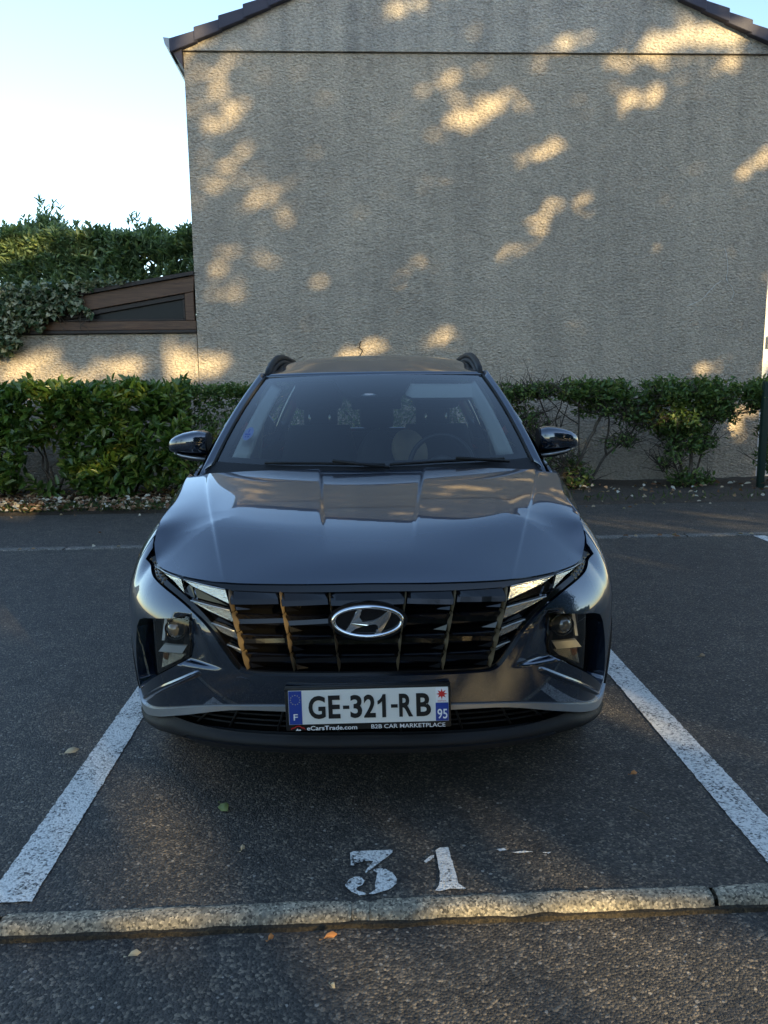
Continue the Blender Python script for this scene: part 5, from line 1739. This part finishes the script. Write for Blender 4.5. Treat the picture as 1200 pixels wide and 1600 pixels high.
# roof
ROOF = [(1.86, 1.533), (2.0, 1.573), (2.2, 1.622), (2.4, 1.651), (2.7, 1.668), (3.1, 1.66), (3.6, 1.625), (4.0, 1.58), (4.12, 1.555)]
def roof(i, j):
    s_ = 2 * i - 1
    y0 = 1.862 + .125 * s_ * s_
    y = y0 + (4.12 - y0) * j
    hw = pchip([(1.86, .605), (2.6, .635), (3.4, .625), (4.12, .58)], y)
    z = pchip(ROOF, y - .125 * s_ * s_ * (1 - j)) - .055 * abs(s_) ** 2.6 * smooth01(j * 6 + .05)
    return (hw * s_, y, z)
grid_surf("roof", roof, 36, 40, M['paint'], car, .02)
def roof_side(y, s_):
    return Vector(roof(1.0 if s_ > 0 else 0.0, (y - 1.987) / (4.12 - 1.987)))
def belt(y, s_):
    u = u_y(y); p = shoulder(s_ * u, .01)
    return Vector((p[0], p[1], z_top(u) - .004))
for s in (-1, 1):
    # A pillar from the cowl corner to the roof
    def ap(i, j):
        a, b = ws(s, j), None
        low = Vector((s * .815, 1.20, 1.045)).lerp(Vector((s * .632, 2.02, 1.545)), j)
        low.x += s * .012 * 4 * j * (1 - j)
        low.z += .018 * 4 * j * (1 - j)
        p = a.lerp(low, i)
        n = Vector((s * .6, -.45, .66)).normalized()
        return p + n * .020 * math.sin(math.pi * i) ** .7
    grid_surf("a_pillar", ap, 10, 20, M['paint'], car, .02, flip=(s < 0))
    bm = bmesh.new()
    tube(bm, [ap(.04, f) for f in np.linspace(0, 1, 16)], .007, 6)
    from_bm("pillar_seal", bm, M['rubber'], car, True)
    # roof rail
    bm = bmesh.new()
    rail = [(s * .600, 1.99, 1.532), (s * .600, 2.08, 1.568), (s * .600, 2.20, 1.603), (s * .598, 2.35, 1.635), (s * .597, 2.5, 1.654), (s * .596, 2.7, 1.664), (s * .594, 3.2, 1.656), (s * .592, 3.6, 1.622), (s * .59, 3.78, 1.585)]
    tube(bm, rail, [.013, .018, .019, .019, .018, .018, .018, .018, .012], 10)
    tube(bm, [(x - s * .006, y + .01, z - .03) for x, y, z in rail], [.010] + [.017] * 7 + [.010], 8)
    from_bm("roof_rail", bm, M['plastic'], car, True)
    # side glass and pillars
    ys = [1.36, 1.62, 2.28, 2.36, 3.16, 3.24, 3.92]
    tops = [1.58, 2.02, 2.28, 2.36, 3.16, 3.24, 3.78]
    def tp(k):
        if k == 0: return Vector(ap(1.0, .42))
        if k == 1: return Vector(ap(1.0, .985))
        return roof_side(tops[k], s) + Vector((s * .012, 0, -.012))
    for k, (nm, mt) in enumerate((("quarter_glass", 'side_glass'), ("door_glass", 'side_glass'), ("b_pillar", 'gloss_black'), ("door_glass", 'side_glass'), ("c_pillar", 'gloss_black'), ("quarter_glass", 'side_glass'))):
        def sg(i, j, k=k):
            b = belt(ys[k] + (ys[k + 1] - ys[k]) * i, s); t = tp(k).lerp(tp(k + 1), i)
            return b.lerp(t, j) + Vector((s, 0, .3)) * .025 * 4 * j * (1 - j) * .5
        grid_surf(nm, sg, 8, 8, M[mt], car, flip=(s < 0))
    def cp(i, j):
        b = belt(3.92 + .40 * i, s) if i < 1 else belt(4.32, s)
        t = (roof_side(3.78, s) + Vector((s * .012, 0, -.012))).lerp(roof_side(4.12, s), i)
        return b.lerp(t, j) + Vector((s, 0, .3)) * .02 * 4 * j * (1 - j) * .5
    grid_surf("d_pillar", cp, 8, 8, M['paint'], car, .015, flip=(s < 0))
    bm = bmesh.new()
    tube(bm, [tp(0), tp(1)] + [roof_side(y, s) + Vector((s * .016, 0, -.014)) for y in np.linspace(2.1, 3.9, 12)], .010, 6)
    from_bm("window_trim", bm, M['satin'], car, True)
    bm = bmesh.new()
    tube(bm, [belt(y, s) + Vector((s * .004, 0, .004)) for y in np.linspace(1.36, 3.95, 20)], .008, 6)
    from_bm("window_trim", bm, M['satin'], car, True)
    # door mirror: coloured cap, dark inner face and underside, silver line
    def mp(x, y, z): return Vector((s * (.845 + (x - .845) * .89), y, z))
    ymid = 1.60
    bm = bmesh.new()
    secs = [(.852, 1.247, 1.128, .070), (.885, 1.255, 1.128, .088), (.93, 1.254, 1.132, .095), (.98, 1.246, 1.137, .092), (1.02, 1.234, 1.141, .084), (1.05, 1.219, 1.146, .070), (1.066, 1.204, 1.151, .052), (1.074, 1.188, 1.158, .028)]
    rows = []
    for x, zt, zb, dp in secs:
        row = []
        for k in range(28):
            a = 2 * math.pi * k / 28
            cy = math.cos(a); sz = math.sin(a)
            cy = math.copysign(abs(cy) ** .6, cy); sz = math.copysign(abs(sz) ** .6, sz)
            row.append(bm.verts.new(mp(x, ymid - .01 + dp * cy, (zt + zb) / 2 + (zt - zb) / 2 * sz)))
        rows.append(row)
    for a, b in zip(rows, rows[1:]):
        for k in range(28): bm.faces.new((a[k], a[(k + 1) % 28], b[(k + 1) % 28], b[k]))
    bm.faces.new(rows[0]); bm.faces.new(rows[-1][::-1])
    mir = from_bm("door_mirror", bm, M['paint'], car, True, 50)
    bm = bmesh.new()
    ri = [mp(.845, ymid - .01 + .066 * math.cos(a), 1.187 + .055 * math.sin(a)) for a in np.linspace(0, 2 * math.pi, 16, endpoint=False)]
    ro = [mp(.892, ymid - .01 + .090 * math.cos(a), 1.189 + .0635 * math.sin(a)) for a in np.linspace(0, 2 * math.pi, 16, endpoint=False)]
    a_ = [bm.verts.new(p) for p in ri]; b_ = [bm.verts.new(p) for p in ro]
    for k in range(16): bm.faces.new((a_[k], a_[(k + 1) % 16], b_[(k + 1) % 16], b_[k]))
    bm.faces.new(a_)
    from_bm("mirror_collar", bm, M['plastic'], mir, True, 40)
    bm = bmesh.new()
    base = [(.842, 1.118), (.90, 1.128), (.99, 1.140), (1.03, 1.148), (1.0, 1.122), (.93, 1.103), (.842, 1.098)]
    prism(bm, [mp(x, ymid - .085, z) for x, z in base], Vector((0, .14, 0)))
    from_bm("mirror_base", bm, M['plastic'], mir, True, 30)
    bm = bmesh.new()
    tube(bm, [mp(x, ymid - .093 + (x - .9) ** 2, z) for x, z in ((.85, 1.112), (.92, 1.120), (.99, 1.131), (1.03, 1.145))], .006, 6)
    from_bm("mirror_strip", bm, M['satin'], mir, True)
    bm = bmesh.new()
    tube(bm, [mp(.80, ymid - .03, 1.085), mp(.86, ymid - .02, 1.112)], [.045, .032], 10)
    from_bm("mirror_arm", bm, M['plastic'], mir, True)
    # fender corner by the screen
    bm = bmesh.new()
    prism(bm, [mp(.80, 1.30, 1.06), mp(.85, 1.62, 1.07), mp(.81, 1.62, 1.15), mp(.79, 1.42, 1.11)], Vector((-s * .02, 0, 0)))
    from_bm("mirror_sail", bm, M['gloss_black'], car)

# tail
def tail(i, j):
    s_ = 2 * i - 1
    return Vector((.585 * s_, 4.12 - .0 * s_, 1.552 - .02 * s_ * s_)).lerp(Vector((.70 * s_, 4.36 - .08 * s_ * s_, 1.13)), j)
grid_surf("rear_glass", tail, 16, 8, M['rear_glass'], car)
for s in (-1, 1):
    bm = bmesh.new()
    ob = [skin_pt(s * u, z, .008) for u, z in ((4.35, .98), (4.75, .99), (U_MAX - .1, .98), (U_MAX - .1, .93), (4.72, .93), (4.38, .84))]
    prism(bm, ob, Vector((0, -.03, 0)))
    from_bm("tail_light", bm, M['ink_red'], car)

# cabin ------------------------------------------------------------
cabin = empty("cabin"); cabin.parent = car
bm = bmesh.new()
box(bm, -.80, .80, 1.30, 4.2, .62, .66)
box(bm, -.84, -.80, 1.30, 4.2, .62, 1.04)
box(bm, .80, .84, 1.30, 4.2, .62, 1.04)
from_bm("cabin_floor", bm, M['trim_dark'], cabin)
def dash(i, j):
    s_ = 2 * i - 1
    y = 1.12 + .62 * j
    return (.80 * s_, y + .10 * s_ * s_ * (1 - j), 1.068 + .018 * math.sin(math.pi * min(1, j * 1.1)) - .10 * max(0, j - .85) / .15 - .02 * s_ * s_ * j)
grid_surf("dashboard", dash, 20, 16, M['trim_dark'], cabin, .03)
bm = bmesh.new()
cx, cy, cz = .365, 1.78, 1.035
for k in range(1):
    ring = []
    for t in np.linspace(0, 2 * math.pi, 41):
        ring.append((cx + .172 * math.cos(t), cy + .06 * math.sin(t), cz + .165 * math.sin(t)))
    tube(bm, ring, .014, 8, False)
ellipsoid(bm, Vector((cx, cy + .0, cz)), (.08, .03, .06), 16)
tube(bm, [(cx - .16, cy, cz), (cx + .16, cy, cz)], .014, 8)
tube(bm, [(cx, cy, cz), (cx, cy - .05, cz - .15)], .018, 8)
from_bm("steering_wheel", bm, plain("wheel_leather", (.03, .03, .033), .35), cabin, True)
def seat(xc, y, back_top, head=True, w=.25):
    bm = bmesh.new()
    prof = [(-.02, .64), (.0, .9), (.03, 1.05), (.055, back_top - .03), (.075, back_top)]
    secs = []
    for dy, z in prof:
        f = (z - .64) / (back_top - .64)
        hw = w * (1 - .28 * max(0, f - .55) / .45)
        row = []
        for k in range(16):
            a = 2 * math.pi * k / 16
            cx_ = math.copysign(abs(math.cos(a)) ** .6, math.cos(a)); sy = math.copysign(abs(math.sin(a)) ** .6, math.sin(a))
            row.append(bm.verts.new((xc + hw * cx_, y + dy + .07 * sy, z)))
        secs.append(row)
    for a, b in zip(secs, secs[1:]):
        for k in range(16): bm.faces.new((a[k], a[(k + 1) % 16], b[(k + 1) % 16], b[k]))
    bm.faces.new(secs[0][::-1]); bm.faces.new(secs[-1])
    box(bm, xc - w, xc + w, y - .48, y, .62, .78, .05)
    st = from_bm("seat", bm, M['seat'], cabin, True, 60)
    if head:
        bm = bmesh.new()
        box(bm, xc - .14, xc + .14, y + .03, y + .15, back_top + .09, back_top + .29, .045)
        from_bm("headrest", bm, M['seat'], st, True, 60)
        for dx in (-.06, .06):
            bm = bmesh.new()
            tube(bm, [(xc + dx, y + .085, back_top - .03), (xc + dx, y + .085, back_top + .10)], .006, 8)
            from_bm("headrest_post", bm, M['chrome'], st, True)
    return st
seat(-.33, 2.16, 1.245); seat(.365, 2.16, 1.245)
bm = bmesh.new(); box(bm, -.62, .62, 3.02, 3.20, .62, 1.16, .05)
from_bm("rear_bench", bm, M['seat'], cabin, True, 60)
for x in (-.40, 0, .40):
    bm = bmesh.new(); box(bm, x - .12, x + .12, 3.10, 3.2, 1.18, 1.36, .04)
    from_bm("rear_headrest", bm, M['seat'], cabin, True, 60)
bm = bmesh.new()
prism(bm, [ws(.27, .93, -.03), ws(.90, .93, -.03), ws(.91, .80, -.05), ws(.87, .775, -.05), ws(.33, .775, -.05), ws(.28, .81, -.05)], Vector((0, .018, -.012)))
from_bm("sun_visor", bm, M['trim_light'], cabin, True, 30)
def headliner(i, j):
    p = Vector(roof(.03 + .94 * i, j)); p.z -= .035
    return p
grid_surf("headliner", headliner, 20, 20, M['trim_light'], cabin)
for s in (-1, 1):
    def at(i, j):
        a = ws(s * .93, .10 + .87 * j, -.025); b = ws(s * (.835 + .01 * j), .13 + .82 * j, -.05)
        return a.lerp(b, i) + Vector((0, .03 * i, 0))
    grid_surf("pillar_trim", at, 4, 16, M['trim_light'], cabin, .01)
    bm = bmesh.new()
    tube(bm, [(s * .74, 2.30, 1.02), (s * .70, 2.31, 1.30), (s * .60, 2.30, 1.56)], .035, 8)
    from_bm("inner_pillar", bm, M['trim_light'], cabin, True)
# beige cushion and black tote on the seats behind the wheel
bm = bmesh.new()
ellipsoid(bm, Vector((.20, 2.02, 1.10)), (.10, .06, .13), 24, Matrix.Rotation(R(-20), 4, 'Y'))
bmesh.ops.bevel(bm, geom=[], offset=.01, affect='EDGES')
tag(from_bm("cushion", bm, M['beige'], None, True), "beige cushion inside the car, seen through the windscreen left of the steering wheel", "cushion")
bm = bmesh.new()
ellipsoid(bm, Vector((.02, 2.10, 1.02)), (.13, .10, .20), 20)
for v in bm.verts:
    v.co += Vector((noise.noise(v.co * 14), noise.noise(v.co * 14 + Vector((5, 0, 0))), noise.noise(v.co * 14 + Vector((0, 7, 0))))) * .025
tag(from_bm("bag", bm, M['trim_dark'], None, True), "crumpled black bag inside the car beside the beige cushion", "bag")
